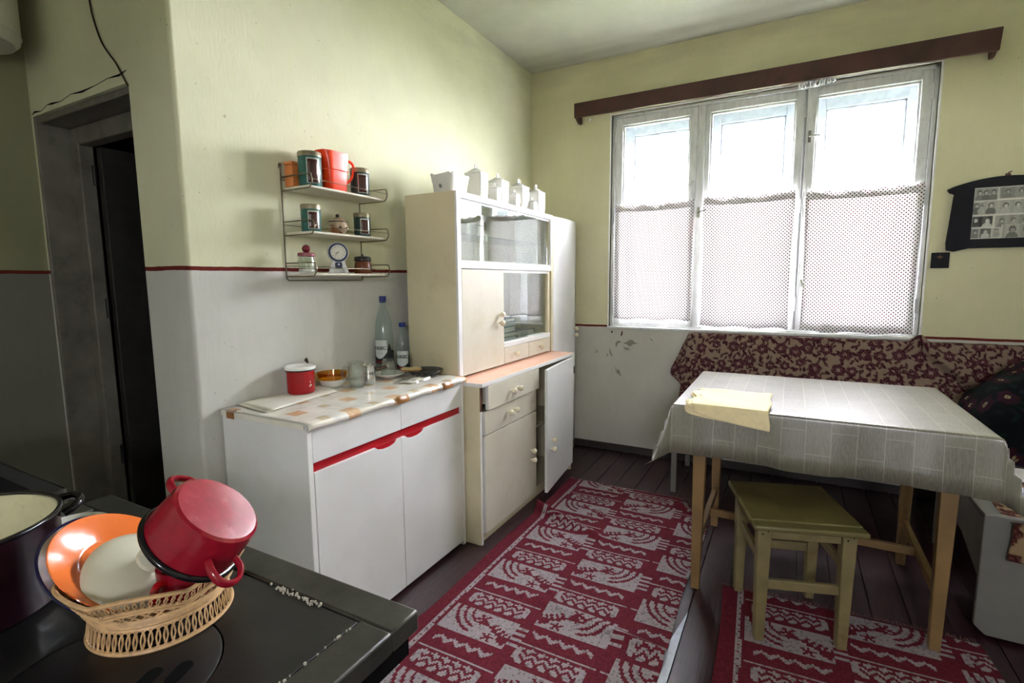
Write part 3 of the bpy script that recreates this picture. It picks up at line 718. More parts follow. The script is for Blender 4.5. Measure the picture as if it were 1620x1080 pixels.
# things inside the open cupboard
for (x, y, z, r, h, lb) in ((-1.50, 2.86, .0665, .10, .13, 'dim grey pot on the floor of the open base cupboard'), (-1.50, 2.86, .4345, .09, .09, 'dim grey pan on the shelf of the open base cupboard')):
    pt = thing('cooking_pot', (x, y, z), lb, 'pot')
    obj('body', MB().lathe([(0, 0), (r*.95, 0), (r, .01), (r, h), (r-.004, h), (r-.004, .012), (0, .008)], 28, T((x, y, z))), 'grey_enamel', pt)
    for s in (-1, 1): obj('handle', MB().tube([(x-.03, y+s*r, z+h*.8), (x-.02, y+s*(r+.03), z+h*.8), (x+.02, y+s*(r+.03), z+h*.8), (x+.03, y+s*r, z+h*.8)], .005, 8), 'black', pt)
# upper unit
UX, UX0, UY0, UY1, UZ0, UZ1 = -1.437, -1.742, 2.082, 3.198, .8228, 1.742
uu = thing('upper_cabinet', (-1.59, 2.64, UZ0), 'cream upper cabinet with sliding glass and a closed left door', 'cabinet')
ca = MB().box(UX0, UX, UY0, UY0+.018, UZ0, UZ1).box(UX0, UX, UY1-.018, UY1, UZ0, UZ1).box(UX0, UX0+.006, UY0+.018, UY1-.018, UZ0, UZ1)
ca.box(UX0, UX, UY0+.018, UY1-.018, UZ1-.018, UZ1).box(UX0, UX-.004, UY0+.018, UY1-.018, 1.372, 1.392).box(UX0, UX-.02, UY0+.018, UY1-.018, UZ0, UZ0+.012).box(UX0, UX-.02, 2.52, UY1-.018, .928, .94).box(UX0, UX-.02, 2.515, 2.53, UZ0+.012, 1.372)
obj('carcass', ca, 'cream_side', uu, bev=.001)
ff = MB().box(UX, UX+.012, UY0, UY0+.032, UZ0+.004, UZ1).box(UX, UX+.012, UY1-.012, UY1, 1.372, UZ1).box(UX, UX+.012, UY0+.032, UY1-.012, 1.712, UZ1).box(UX, UX+.012, UY0+.032, UY1-.012, 1.372, 1.402)
obj('face_frame', ff, 'white_lam', uu, bev=.001)
obj('divider_post', MB().box(UX-.02, UX+.004, UY1-.042, UY1-.018, UZ0+.012, 1.372), 'cream_side', uu)
ld = obj('door', MB().box(UX-.006, UX+.012, UY0+.034, 2.536, UZ0+.010, 1.368), 'cream_lam', uu, bev=.0012)
for z in (1.122, 1.073): knob(ld, UX+.012, 2.484, z, .0135)
tr = MB().box(UX-.03, UX+.01, UY0+.032, UY1-.018, 1.402, 1.412).box(UX-.03, UX, UY0+.032, UY1-.018, 1.700, 1.712)
obj('slide_track', tr, 'white_edge', uu)
obj('glass_pane', MB().box(UX+.002, UX+.006, UY0+.034, 2.99, 1.412, 1.705), 'cab_glass', uu, smooth=False)
obj('glass_pane', MB().box(UX-.012, UX-.008, 2.72, UY1-.022, 1.412, 1.705), 'cab_glass', uu, smooth=False)
obj('glass_shelf', MB().box(UX0+.008, UX-.04, UY0+.02, UY1-.02, 1.545, 1.551), 'clear_glass', uu, smooth=False)
obj('sill', MB().box(UX-.05, UX+.012, 2.536, UY1-.02, .927, .957), 'white_edge', uu, bev=.002)
obj('slide_track', MB().box(UX-.03, UX+.004, 2.536, UY1-.042, 1.355, 1.370), 'white_edge', uu)
obj('glass_pane', MB().box(UX-.004, UX, 2.538, 2.86, .957, 1.356), 'cab_glass', uu, smooth=False)
obj('glass_pane', MB().box(UX-.018, UX-.014, 2.80, UY1-.042, .957, 1.356), 'cab_glass', uu, smooth=False)
for a, b, k in ((2.540, 2.848, 2.655), (2.852, UY1-.020, 2.998)):
    d = obj('drawer', MB().box(UX-.004, UX+.012, a, b, UZ0+.010, .924).box(UX-.25, UX-.004, a+.012, b-.026, UZ0+.016, .918), 'cream_lam', uu, bev=.0012)
    knob(d, UX+.012, k, .880, .012)
# tall narrow unit
tu = thing('tall_cupboard', (-1.6, 3.43, 0), 'tall narrow cream cupboard reaching the floor beside the window wall', 'cupboard')
TY0, TY1 = 3.228, 3.668
ca = MB().box(UX0, UX, TY0, TY0+.016, 0, UZ1).box(UX0, UX, TY1-.018, TY1, 0, UZ1).box(UX0, UX0+.006, TY0+.016, TY1-.018, .05, UZ1)
for z in (.05, .5, .9, 1.3, UZ1-.016): ca.box(UX0, UX-.004, TY0+.016, TY1-.018, z, z+.016)
obj('carcass', ca, 'cream_side', tu, bev=.001)
obj('filler_strip', MB().box(UX-.02, UX+.011, UY1+.001, TY0-.001, UZ0+.003, UZ1), 'cream_side', tu)
def tall(u, v):   # the door is bowed a little outwards
    return (UX+.004+.014*math.sin(PI*u)*(.5+.5*v), TY0+.002+(TY1-TY0-.004)*u, .06+(UZ1-.062)*v)
td = obj('door', MB().grid(14, 10, tall), 'white_lam', tu, solid=.014)
for z in (.945, .897): knob(td, UX+.010, 3.622, z, .0125)
obj('plinth', MB().box(UX-.03, UX-.018, TY0+.016, TY1-.018, 0, .05), 'cream_side', tu)
# contents behind the glass
def book(x0, y0, z, lx, ly, h, rot, mat, label, name='book', cat='book'):
    t = thing(name, (x0, y0, z), label, cat); Mx = T((x0, y0, z)) @ Matrix.Rotation(R(rot), 4, 'Z')
    obj('cover', MB().box(-lx/2, lx/2, -ly/2, ly/2, 0, .003, Mx).box(-lx/2, lx/2, -ly/2, ly/2, h-.003, h, Mx).box(-lx/2, lx/2, -ly/2, -ly/2+.003, .003, h-.003, Mx), mat, t)
    obj('pages', MB().box(-lx/2+.004, lx/2-.004, -ly/2+.003, ly/2-.004, .003, h-.003, Mx), 'paper', t)
z = .9402
for k, (mt, h, ro, lb) in enumerate((('book_grey', .030, 3, 'grey book lying lowest in the stack behind the lower glass'), ('book_dark', .026, -5, 'dark book second from bottom in the stack behind the lower glass'), ('book_blue', .034, 6, 'blue book in the middle of the stack behind the lower glass'), ('book_blue', .028, -3, 'thinner blue book just under the top one behind the lower glass'), ('book_dark', .022, 8, 'dark book on top of the stack behind the lower glass'))):
    book(-1.56, 2.70, z, .15, .21, h, ro, mt, lb); z += h+.0006
z = .9402
for k, (mt, h, ro, lb) in enumerate((('book_grey', .022, -4, 'grey booklet at the bottom of the low right pile behind the lower glass'), ('paper', .014, 5, 'pale booklet in the middle of the low right pile behind the lower glass'), ('book_grey', .012, -9, 'grey booklet on top of the low right pile behind the lower glass'))):
    book(-1.57, 2.97, z, .16, .22, h, ro, mt, lb, 'booklet'); z += h+.0006
def tumbler(x, y, z, r, h, label, name='tumbler', mat='clear_glass', up=True):
    P = [(0, 0), (r*.78, 0), (r*.82, .004), (r, h), (r-.002, h), (r*.78, .010), (0, .008)]
    return solo(name, MB().lathe(P, 24, T((x, y, z))), mat, label, 'glass', base=(x, y, z))
tumbler(-1.55, 3.08, 1.3925, .032, .10, 'lone glass standing at the right end behind the upper sliding glass')
for k, (y, lb) in enumerate(((2.25, 'short glass at the left end of the glass shelf in the top display'), (2.36, 'short glass second from left on the glass shelf in the top display'), (2.47, 'short glass third from left on the glass shelf in the top display'))):
    tumbler(-1.58, y, 1.5515, .028, .075, lb)
# ------------------------------------------------------------------ porcelain on top of the dresser
def canister(x, y, a, b, h, label, cat='canister', name='storage_canister', rot=0):
    z = UZ1; t = thing(name, (x, y, z), label, cat, 'white canisters on the dresser')
    Mx = T((x, y, z)) @ Matrix.Rotation(R(rot), 4, 'Z')
    c = .15*min(a, b)
    def oct_(s, zz): return [Mx @ Vector((p[0]*s, p[1]*s, zz)) for p in ((-a+c, -b), (a-c, -b), (a, -b+c), (a, b-c), (a-c, b), (-a+c, b), (-a, b-c), (-a, -b+c))]
    def loft(levels):
        vs, fs = [], []
        for s, zz in levels: vs += oct_(s, zz)
        for i in range(len(levels)-1):
            for k in range(8): fs.append((i*8+k, i*8+(k+1) % 8, i*8+8+(k+1) % 8, i*8+8+k))
        fs += [tuple(range(8))[::-1], tuple((len(levels)-1)*8+k for k in range(8))]
        return MB().add(vs, fs)
    obj('body', loft([(.94, 0), (.97, .005), (.96, h*.22), (1.0, h*.25), (1.0, h*.96), (.96, h)]), 'ceramic', t, angle=25)
    l = loft([(.97, h+.0005), (1.06, h+.002), (1.06, h*1.035), (.9, h*1.07), (.6, h*1.13), (.34, h*1.2), (.22, h*1.22)])
    lid = obj('lid', l, 'ceramic', t, angle=25)
    rr = h*.085; zz = z+h*1.22+rr*.7; wy = b*.1
    obj('loop_handle', MB().tube([Mx @ Vector((.0, rr*math.cos(q), h*1.22+rr*.7+rr*1.15*math.sin(q))) for q in np.linspace(0, 2*PI, 15)[:-1]], h*.032, 8, True), 'ceramic', lid)
    return t
canister(-1.53, 2.43, .052, .042, .142, 'white lidded canister nearest the open porcelain tub on the dresser')
canister(-1.53, 2.665, .050, .046, .135, 'second tall white lidded canister from the tub on the dresser')
canister(-1.53, 2.93, .050, .050, .143, 'third tall white lidded canister from the tub on the dresser')
canister(-1.525, 3.165, .045, .056, .145, 'farthest white lidded canister on the dresser, nearest the window')
canister(-1.475, 2.535, .028, .024, .078, 'small white spice canister between the first and second tall ones', name='spice_canister')
canister(-1.475, 2.765, .026, .024, .074, 'small white spice canister between the second and third tall ones', name='spice_canister')
canister(-1.475, 3.005, .026, .024, .064, 'small white spice canister between the third and farthest tall ones', name='spice_canister')
# scalloped open tub
tb = thing('porcelain_tub', (-1.535, 2.205, UZ1), 'open white porcelain tub with scalloped rim and faded print on the dresser', 'tub')
def tubshell(inset, z0, flip):
    n = 48; vs, lev = [], [(0, .80), (.006, .86), (.055, .93), (.06, .96), (.085, 1.0), (.098, 1.03)]
    for zz, s in lev:
        for k in range(n):
            q = 2*PI*k/n; cx_, sy_ = math.cos(q), math.sin(q); e = .28
            x = (abs(cx_)**e)*math.copysign(1, cx_)*(.068*s-inset); y = (abs(sy_)**e)*math.copysign(1, sy_)*(.085*s-inset)
            top = .010*abs(math.sin(q*4+.4)) if zz > .09 else 0
            vs.append((-1.535+x, 2.19+y, UZ1+z0+zz+top-(.012 if zz > .09 else 0)))
    return vs, n, len(lev)
vo, n, L_ = tubshell(0, 0, False); vi, _, _ = tubshell(.004, .003, True)
mb = MB(); N = n*L_; fs = []
for base_, fl in ((0, 0), (N, 1)):
    for i in range(L_-1):
        for k in range(n): fs.append((base_+i*n+k, base_+i*n+(k+1) % n, base_+(i+1)*n+(k+1) % n, base_+(i+1)*n+k))
    fs.append(tuple(base_+k for k in range(n)))
for k in range(n): fs.append(((L_-1)*n+k, (L_-1)*n+(k+1) % n, N+(L_-1)*n+(k+1) % n, N+(L_-1)*n+k))
obj('body', mb.add(vo+vi, fs), 'ceramic', tb, angle=45)
obj('print', MB().box(-1.4722, -1.4705, 2.175, 2.225, UZ1+.058, UZ1+.07), 'print_grey', tb)
obj('print', MB().prism([(-1.548, UZ1+.035), (-1.54, UZ1+.045), (-1.532, UZ1+.04), (-1.528, UZ1+.026), (-1.54, UZ1+.024)], 'y', 2.1085, 2.1115), 'print_grey', tb)
obj('print', MB().prism([(2.14, UZ1+.025), (2.15, UZ1+.032), (2.155, UZ1+.02)], 'x', -1.4755, -1.4735), 'print_grey', tb)
# ------------------------------------------------------------------ wall rack
WR0, WR1, WXf = 1.428, 1.848, -1.672
rk = thing('wall_rack', (XL+.08, 1.64, 1.32), 'three tier wall rack of steel wire with white boards', 'shelf')
LV = (1.690, 1.512, 1.346)
up = MB()
for y in (WR0-.004, WR1+.004):
    up.tube([(XL+.006, y, 1.768), (XL+.006, y, 1.33), (XL+.010, y, 1.322)], .0028, 8)
up.tube([(XL+.007, WR0-.004, 1.325), (XL+.009, WR0+.004, 1.317), (XL+.009, WR1-.004, 1.317), (XL+.007, WR1+.004, 1.325)], .0028, 8)
obj('upright_frame', up, 'wire', rk)
for y in (WR0-.004, WR1+.004): obj('mounting_eye', MB().tube([(XL+.003, y+.006*math.cos(a), 1.774+.008*math.sin(a)) for a in np.linspace(0, 2*PI, 11)[:-1]], .002, 6, True).box(XL, XL+.009, y-.003, y+.003, 1.772, 1.786), 'wire', rk)
for z in LV:
    obj('board', MB().box(XL+.009, WXf, WR0+.004, WR1-.004, z-.010, z), 'board_white', rk, bev=.004)
    for y in (WR0-.001, WR1+.001):
        xf = WXf+.012
        P = [(XL+.006, y, z-.013), (xf-.02, y, z-.013), (xf, y, z-.006), (xf+.010, y, z+.010), (xf+.006, y, z+.032), (xf-.012, y, z+.041), (XL+.006, y, z+.041)]
        obj('side_hoop', MB().stube(P, .0026, 8), 'wire', rk)
    obj('front_rail', MB().tube([(WXf+.018, WR0-.001, z+.020), (WXf+.018, WR1+.001, z+.020)], .0016, 6), 'wire', rk)
    obj('back_rail', MB().tube([(XL+.008, WR0-.001, z+.030), (XL+.008, WR1+.001, z+.030)], .0016, 6), 'wire', rk)
def tin(x, y, z, r, h, label, mat):
    t = thing('storage_tin', (x, y, z), label, 'tin', 'green tins on the wall rack')
    Mx = T((x, y, z))
    obj('body', MB().lathe([(0, 0), (r*.97, 0), (r, .003), (r, h-.015), (r*.97, h-.012), (0, h-.012)], 36, Mx), mat, t)
    obj('lid', MB().lathe([(r*.98, h-.019), (r*1.035, h-.019), (r*1.035, h-.003), (r*1.0, h), (r*.92, h), (r*.88, h-.003), (0, h-.003)], 36, Mx), 'tin_lid', t)
    def panel(a0, a1, z0, z1, dr, mt, nm):
        mb = MB().grid(12, 8, lambda u, v: (x+(r+dr)*math.cos(a0+(a1-a0)*u), y+(r+dr)*math.sin(a0+(a1-a0)*u), z+z0+(z1-z0)*v)); return obj(nm, mb, mt, t, solid=.0004)
    c = R(-24); w = R(34)
    p = panel(c-w, c+w, .010, h-.026, .0006, 'silver_foil', 'print_border')
    panel(c-w+.09, c+w-.22, .012, h-.032, .0011, 'brown_print', 'print_panel')
tin(-1.722, 1.482, LV[0]+.0004, .0445, .134, 'largest green tin at the left end of the top rack shelf', 'teal_tin')
tin(-1.716, 1.748, LV[0]+.0004, .0405, .118, 'dark green tin right of the orange jug on the top rack shelf', 'teal_dark')
tin(-1.726, 1.478, LV[1]+.0004, .0385, .108, 'bright green tin at the left end of the middle rack shelf', 'teal_tin')
tin(-1.720, 1.756, LV[1]+.0004, .0365, .104, 'small dark green tin at the right end of the middle rack shelf', 'teal_dark')
# orange jug
jg = thing('orange_jug', (-1.722, 1.605, LV[0]), 'orange red plastic jug with a loop handle on the top rack shelf', 'jug')
jx, jy, jz, jh = -1.725, 1.606, LV[0]+.0004, .158
def sqlev(s, zz, inset=0):
    vs = []
    for k in range(40):
        q = 2*PI*k/40; e = .30; c_, s_ = math.cos(q), math.sin(q)
        x = abs(c_)**e*math.copysign(1, c_)*(.040*s-inset); y = abs(s_)**e*math.copysign(1, s_)*(.056*s-inset)
        spout = .018*max(0, -s_)**10 if zz > jh*.7 else 0
        vs.append((jx+x, jy+y-spout*(zz/jh), jz+zz))
    return vs
lev = [(.80, 0, 0), (.84, .004, 0), (.95, jh*.6, 0), (1.04, jh, 0), (1.04, jh, .0025), (.95, jh*.6, .0025), (.82, .006, .0025)]
vs, fs = [], []
for s, zz, i_ in lev: vs += sqlev(s, zz, i_)
for i in range(len(lev)-1):
    for k in range(40): fs.append((i*40+k, i*40+(k+1) % 40, i*40+40+(k+1) % 40, i*40+40+k))
fs += [tuple(range(40))[::-1], tuple(240+k for k in range(40))]
obj('body', MB().add(vs, fs), 'orange_plastic', jg, angle=50)
hp = [(jx, jy+.055, jz+.135), (jx+.006, jy+.085, jz+.140), (jx+.010, jy+.104, jz+.125), (jx+.010, jy+.103, jz+.095), (jx+.006, jy+.088, jz+.060), (jx, jy+.052, jz+.040)]
obj('handle', MB().stube(hp, .0058, 10), 'orange_plastic', jg)
obj('waist_band', MB().add(sqlev(.945, jh*.52)+sqlev(.985, jh*.535)+sqlev(.955, jh*.55), [(i*40+k, i*40+(k+1) % 40, i*40+40+(k+1) % 40, i*40+40+k) for i in (0, 1) for k in range(40)]), 'orange_plastic', jg)
pb = thing('peach_box', (-1.79, 1.47, LV[0]), 'pale orange plastic box behind the largest green tin on the rack', 'box')
obj('body', MB().box(-1.819, -1.772, 1.436, 1.505, LV[0]+.0005, LV[0]+.088), 'peach_plastic', pb, bev=.004)
obj('lid', MB().box(-1.821, -1.770, 1.434, 1.507, LV[0]+.089, LV[0]+.101), 'peach_plastic', pb, bev=.003)
# sugar bowl
x, y, z = -1.722, 1.614, LV[1]+.0004
sg = thing('sugar_bowl', (x, y, z), 'round brown speckled sugar bowl with a dark knob on its lid', 'bowl')
obj('body', MB().lathe([(0, 0), (.024, 0), (.026, .004), (.040, .022), (.0425, .034), (.036, .050), (.030, .053), (.030, .050), (.034, .047), (.038, .034), (.03, .012), (0, .008)], 32, T((x, y, z))), 'speckle', sg)
l = obj('lid', MB().lathe([(.037, .0535), (.038, .056), (.030, .064), (.012, .070), (.005, .072)], 32, T((x, y, z))), 'speckle', sg)
obj('lid_knob', MB().sphere((x, y, z+.0785), .0085, 16), 'black', l)
obj('rim_band', MB().lathe([(.036, .0505), (.0385, .0515), (.0385, .0545), (.036, .0555)], 32, T((x, y, z))), 'dark_brown', sg)
for a in (-1.2, -.5, .25, 1.0): obj('glaze_spot', MB().lathe([(.005, .001), (.004, .002), (0, .0025)], 10, frame_at((x+.0415*math.cos(a), y+.0415*math.sin(a), z+.026), (math.cos(a), math.sin(a), -.2))), 'dark_brown', sg)
# jar with red knob
x, y, z = -1.728, 1.447, LV[2]+.0004
jr = thing('spice_jar', (x, y, z), 'glass jar with dusty pink lid and big maroon knob on the bottom rack shelf', 'jar')
obj('glass_body', MB().lathe([(0, 0), (.030, 0), (.032, .004), (.033, .05), (.029, .058), (.029, .066), (.027, .066), (.027, .058), (.0305, .05), (.0295, .006), (0, .005)], 28, T((x, y, z))), 'clear_glass', jr)
obj('contents', MB().lathe([(0, .0062), (.0285, .0064), (.029, .014), (.02, .016), (0, .015)], 24, T((x, y, z))), 'paper', jr)
l = obj('lid', MB().lathe([(.031, .0665), (.034, .068), (.034, .078), (.031, .081), (0, .081)], 28, T((x, y, z))), 'pink_lid', jr)
obj('lid_knob', MB().sphere((x, y, z+.097), .0165, 20), 'maroon_lid', l)
# alarm clock, dial turned towards the room
ck = thing('alarm_clock', (-1.735, 1.620, LV[2]), 'silver and navy alarm clock with a round white dial', 'clock')
cz = LV[2]+.0004; fwd = Vector((.80, -.60, .08)).normalized(); side = Vector((.6, .8, 0)); cc = Vector((-1.735, 1.620, cz+.090))
F = frame_at(cc, fwd, side)
obj('case', MB().lathe([(0, -.014), (.040, -.014), (.044, -.008), (.044, .004), (.041, .009), (.0385, .009)], 40, F), 'clock_silver', ck)
obj('bezel', MB().lathe([(.0425, .0035), (.0425, .0065), (.038, .012), (.031, .012), (.0305, .009)], 40, F), 'navy', ck)
obj('bezel_ring', MB().lathe([(.0325, .0115), (.0325, .0135), (.030, .0135), (.030, .010)], 40, F), 'clock_silver', ck)
dl = obj('dial', MB().lathe([(.0305, .0095), (.0305, .0105), (0, .0105)], 36, F), 'paper', ck)
tk = MB()
for k in range(12):
    a = k*PI/6; tk.box(.0235, .028, -.0008, .0008, .0106, .0112, F @ Matrix.Rotation(a, 4, 'Z'))
obj('hour_marks', tk, 'ink', dl)
obj('hour_hand', MB().box(-.003, .014, -.001, .001, .0113, .0118, F @ Matrix.Rotation(R(200), 4, 'Z')), 'ink', dl)
obj('minute_hand', MB().box(-.004, .021, -.0007, .0007, .0119, .0123, F @ Matrix.Rotation(R(230), 4, 'Z')), 'ink', dl)
for s in (-1, 1):
    f0 = cc+side*s*.014-Vector((0, 0, .034)); f1 = Vector((cc.x, cc.y, cz))+side*s*.034
    leg = MB().hexa([f1-side*.009-fwd*.012, f1+side*.009-fwd*.012, f1+side*.009+fwd*.008, f1-side*.009+fwd*.008], [f0-side*.012-fwd*.010, f0+side*.010-fwd*.010, f0+side*.010+fwd*.007, f0-side*.012+fwd*.007])
    obj('leg', leg, 'clock_silver', ck, bev=.002)
pbm = cc-Vector((0, 0, .058))
obj('lower_boss', MB().lathe([(0, -.008), (.017, -.008), (.017, .006), (.013, .010), (0, .010)], 24, frame_at(pbm+Vector((0, 0, .006)), fwd, side)), 'navy', ck)
obj('stop_button', MB().lathe([(0, .0095), (.004, .0095), (.004, .012), (0, .0125)], 14, frame_at(pbm+Vector((0, 0, .006)), fwd, side)), 'clock_silver', ck)
obj('base_bar', MB().hexa([pbm-side*.03-fwd*.014-Vector((0, 0, .0315)), pbm+side*.03-fwd*.014-Vector((0, 0, .0315)), pbm+side*.03+fwd*.006-Vector((0, 0, .0315)), pbm-side*.03+fwd*.006-Vector((0, 0, .0315))],
    [pbm-side*.024-fwd*.010-Vector((0, 0, .012)), pbm+side*.024-fwd*.010-Vector((0, 0, .012)), pbm+side*.024+fwd*.004-Vector((0, 0, .012)), pbm-side*.024+fwd*.004-Vector((0, 0, .012))]), 'clock_silver', ck, bev=.002)
# brown pot
x, y, z = -1.722, 1.752, LV[2]+.0004
bp = thing('brown_pot', (x, y, z), 'squat reddish brown pot with black lid at right on the bottom shelf', 'pot')
obj('body', MB().lathe([(0, 0), (.037, 0), (.0395, .005), (.0385, .03), (.035, .05), (.033, .055), (0, .055)], 32, T((x, y, z))), 'brown_clay', bp)
l = obj('lid', MB().lathe([(.035, .0555), (.038, .058), (.038, .070), (.034, .076), (.01, .080), (.005, .081), (.0045, .088), (0, .089)], 32, T((x, y, z))), 'black', bp)
# ------------------------------------------------------------------ things on the sideboard
ZO = .8528
def text_mesh(body, size, weight=0):
    cu = bpy.data.curves.new('lettering', 'FONT'); cu.body = body; cu.size = size; cu.align_x = 'CENTER'; cu.offset = weight; cu.resolution_u = 3
    o = bpy.data.objects.new('lettering', cu); COL.objects.link(o)
    dg = bpy.context.evaluated_depsgraph_get(); me = bpy.data.meshes.new_from_object(o.evaluated_get(dg))
    vs = [v.co.copy() for v in me.vertices]; fs = [tuple(p.vertices) for p in me.polygons]
    bpy.data.objects.remove(o); bpy.data.curves.remove(cu); bpy.data.meshes.remove(me)
    return vs, fs
def wrap_text(body, width, height, cx, cy, r, ang, z, parent, mat, weight=0):
    vs, fs = text_mesh(body, 1.0, weight)
    w_ = max(v.x for v in vs)-min(v.x for v in vs); h_ = max(v.y for v in vs); vs = [Vector((v.x*width/w_, v.y*height/h_, 0)) for v in vs]
    mb = MB().add([(cx+r*math.cos(ang+v.x/r), cy+r*math.sin(ang+v.x/r), z+v.y) for v in vs], fs)
    return obj('lettering', mb, mat, parent, smooth=False)
def ring_patch(name, cx, cy, r, a0, a1, zf0, zf1, parent, mat, n=24):
    mb = MB().grid(n, 3, lambda u, v: (cx+r*math.cos(a0+(a1-a0)*u), cy+r*math.sin(a0+(a1-a0)*u), (zf0(u) if callable(zf0) else zf0)*(1-v)+(zf1(u) if callable(zf1) else zf1)*v))
    return obj(name, mb, mat, parent)
# folded white cloth
nap = thing('folded_cloth', (-1.69, 1.36, ZO), 'folded white cloth under the red enamel pot on the sideboard', 'cloth')
def quad_sheet(c, z, wob):
    c = [Vector(p) for p in c]
    def fn(u, v):
        p = (c[0]*(1-u)+c[1]*u)*(1-v)+(c[3]*(1-u)+c[2]*u)*v
        return (p.x, p.y, z+wob*math.sin(u*9+v*5)*math.sin(v*7)+wob)
    return fn
obj('lower_fold', MB().grid(14, 18, quad_sheet([(-1.822, 1.165), (-1.605, 1.135), (-1.655, 1.505), (-1.80, 1.56)], ZO+.0012, .0004)), 'white_enamel' if False else 'paper', nap, solid=.002)
obj('upper_fold', MB().grid(14, 18, quad_sheet([(-1.815, 1.18), (-1.60, 1.152), (-1.66, 1.50), (-1.80, 1.55)], ZO+.0042, .0006)), 'paper', nap, solid=.002)
zt0 = ZO+.0062
# red enamel pot with white lid
x, y = -1.752, 1.405
rp = thing('enamel_pot', (x, y, zt0), 'bright red enamel pot with a white dished lid on the folded cloth', 'pot')
Mx = T((x, y, zt0))
obj('body', MB().lathe([(0, 0), (.050, 0), (.0545, .006), (.0545, .088), (.058, .093), (.058, .096), (.052, .094), (.052, .008), (0, .006)], 40, Mx), 'red_enamel', rp)
obj('rim', MB().tube([(x+.0575*math.cos(a), y+.0575*math.sin(a), zt0+.0945) for a in np.linspace(0, 2*PI, 41)[:-1]], .0024, 8, True), 'black_enamel', rp)
obj('lid', MB().lathe([(.054, .0975), (.060, .098), (.0615, .104), (.060, .110), (.055, .112), (.048, .107), (.030, .103), (0, .103)], 40, Mx), 'white_enamel', rp)
obj('handle', MB().stube([(x-.028, y+.048, zt0+.05), (x-.038, y+.066, zt0+.075), (x-.040, y+.070, zt0+.11), (x-.037, y+.063, zt0+.128), (x-.031, y+.054, zt0+.12)], .005, 8), 'dark_brown', rp)
for k, (da, dz) in enumerate(((-.02, .028), (.06, .032), (.12, .030), (.05, .044))):
    a = -.05+da; obj('print', MB().grid(3, 3, lambda u, v: (x+.0549*math.cos(a+.05*u), y+.0549*math.sin(a+.05*u), zt0+dz+.007*v)), 'ceramic', rp, solid=.0002)
# amber bowl
x, y = -1.762, 1.578
ab = thing('amber_bowl', (x, y, ZO), 'amber glass bowl with pale lower half beside the red pot', 'bowl')
Mx = T((x, y, ZO))
obj('upper_glass', MB().lathe([(.058, .032), (.064, .062), (.062, .062), (.056, .032)], 36, Mx), 'amber_glass', ab)
obj('pale_base', MB().lathe([(0, 0), (.040, 0), (.050, .010), (.058, .0315), (.055, .0315), (.046, .010), (0, .006)], 36, Mx), 'ceramic', ab)
# glass mug
x, y = -1.640, 1.604
gm = thing('glass_mug', (x, y, ZO), 'clear glass mug with a loop handle in front of the amber bowl', 'mug')
Mx = T((x, y, ZO))
obj('glass_body', MB().lathe([(0, 0), (.030, 0), (.0325, .004), (.0325, .055), (.0345, .06), (.0345, .112), (.0325, .112), (.0325, .061), (.0305, .056), (.0305, .010), (0, .008)], 32, Mx), 'clear_glass', gm)
obj('base_disc', MB().lathe([(.0, .0081), (.028, .0081), (.028, .012), (0, .012)], 28, Mx), 'clear_glass', gm)
hd = Vector((-.45, -.89, 0)).normalized(); p0 = Vector((x, y, ZO))+hd*.033
obj('handle', MB().stube([p0+Vector((0, 0, .092)), p0+hd*.018+Vector((0, 0, .094)), p0+hd*.029+Vector((0, 0, .075)), p0+hd*.026+Vector((0, 0, .045)), p0+hd*.010+Vector((0, 0, .024)), p0+Vector((0, 0, .020))], .0055, 10), 'clear_glass', gm)
# steel pourer
x, y = -1.650, 1.688
sp_ = thing('steel_pourer', (x, y, ZO), 'small polished steel coffee pot with a short dark handle beside the glass mug', 'coffee pot')
obj('body', MB().lathe([(0, 0), (.030, 0), (.032, .004), (.028, .05), (.0285, .078), (.032, .086), (.030, .086), (.0265, .078), (.026, .05), (.029, .006), (0, .004)], 36, T((x, y, ZO))), 'steel', sp_)
obj('handle', MB().stube([(x+.018, y+.025, ZO+.066), (x+.030, y+.052, ZO+.066), (x+.036, y+.072, ZO+.070)], lambda t: .006+.003*t, 10), 'dark_brown', sp_)
obj('handle_tip', MB().sphere((x+.038, y+.078, ZO+.0715), .0085, 12), 'steel', sp_)
# glass upside down on a saucer
x, y = -1.672, 1.842
sc_ = solo('saucer', MB().lathe([(0, 0), (.030, 0), (.034, .004), (.060, .012), (.074, .021), (.073, .023), (.056, .015), (.030, .007), (0, .006)], 44, T((x, y, ZO))), 'ceramic', 'white saucer carrying an upturned glass', 'saucer', base=(x, y, ZO))
ug = thing('upturned_glass', (x-.002, y, ZO+.007), 'clear glass turned upside down on the white saucer', 'glass')
zg = ZO+.0085
obj('glass_body', MB().lathe([(.036, 0), (.0365, .003), (.034, .035), (.028, .058), (.027, .072), (.024, .078), (0, .078), (0, .072), (.022, .071), (.024, .058), (.032, .035), (.034, 0), (.036, 0)], 32, T((x-.002, y, zg))), 'clear_glass', ug)
obj('foot_ring', MB().lathe([(.022, .0785), (.0235, .082), (.020, .083), (.019, .0785)], 28, T((x-.002, y, zg))), 'clear_glass', ug)
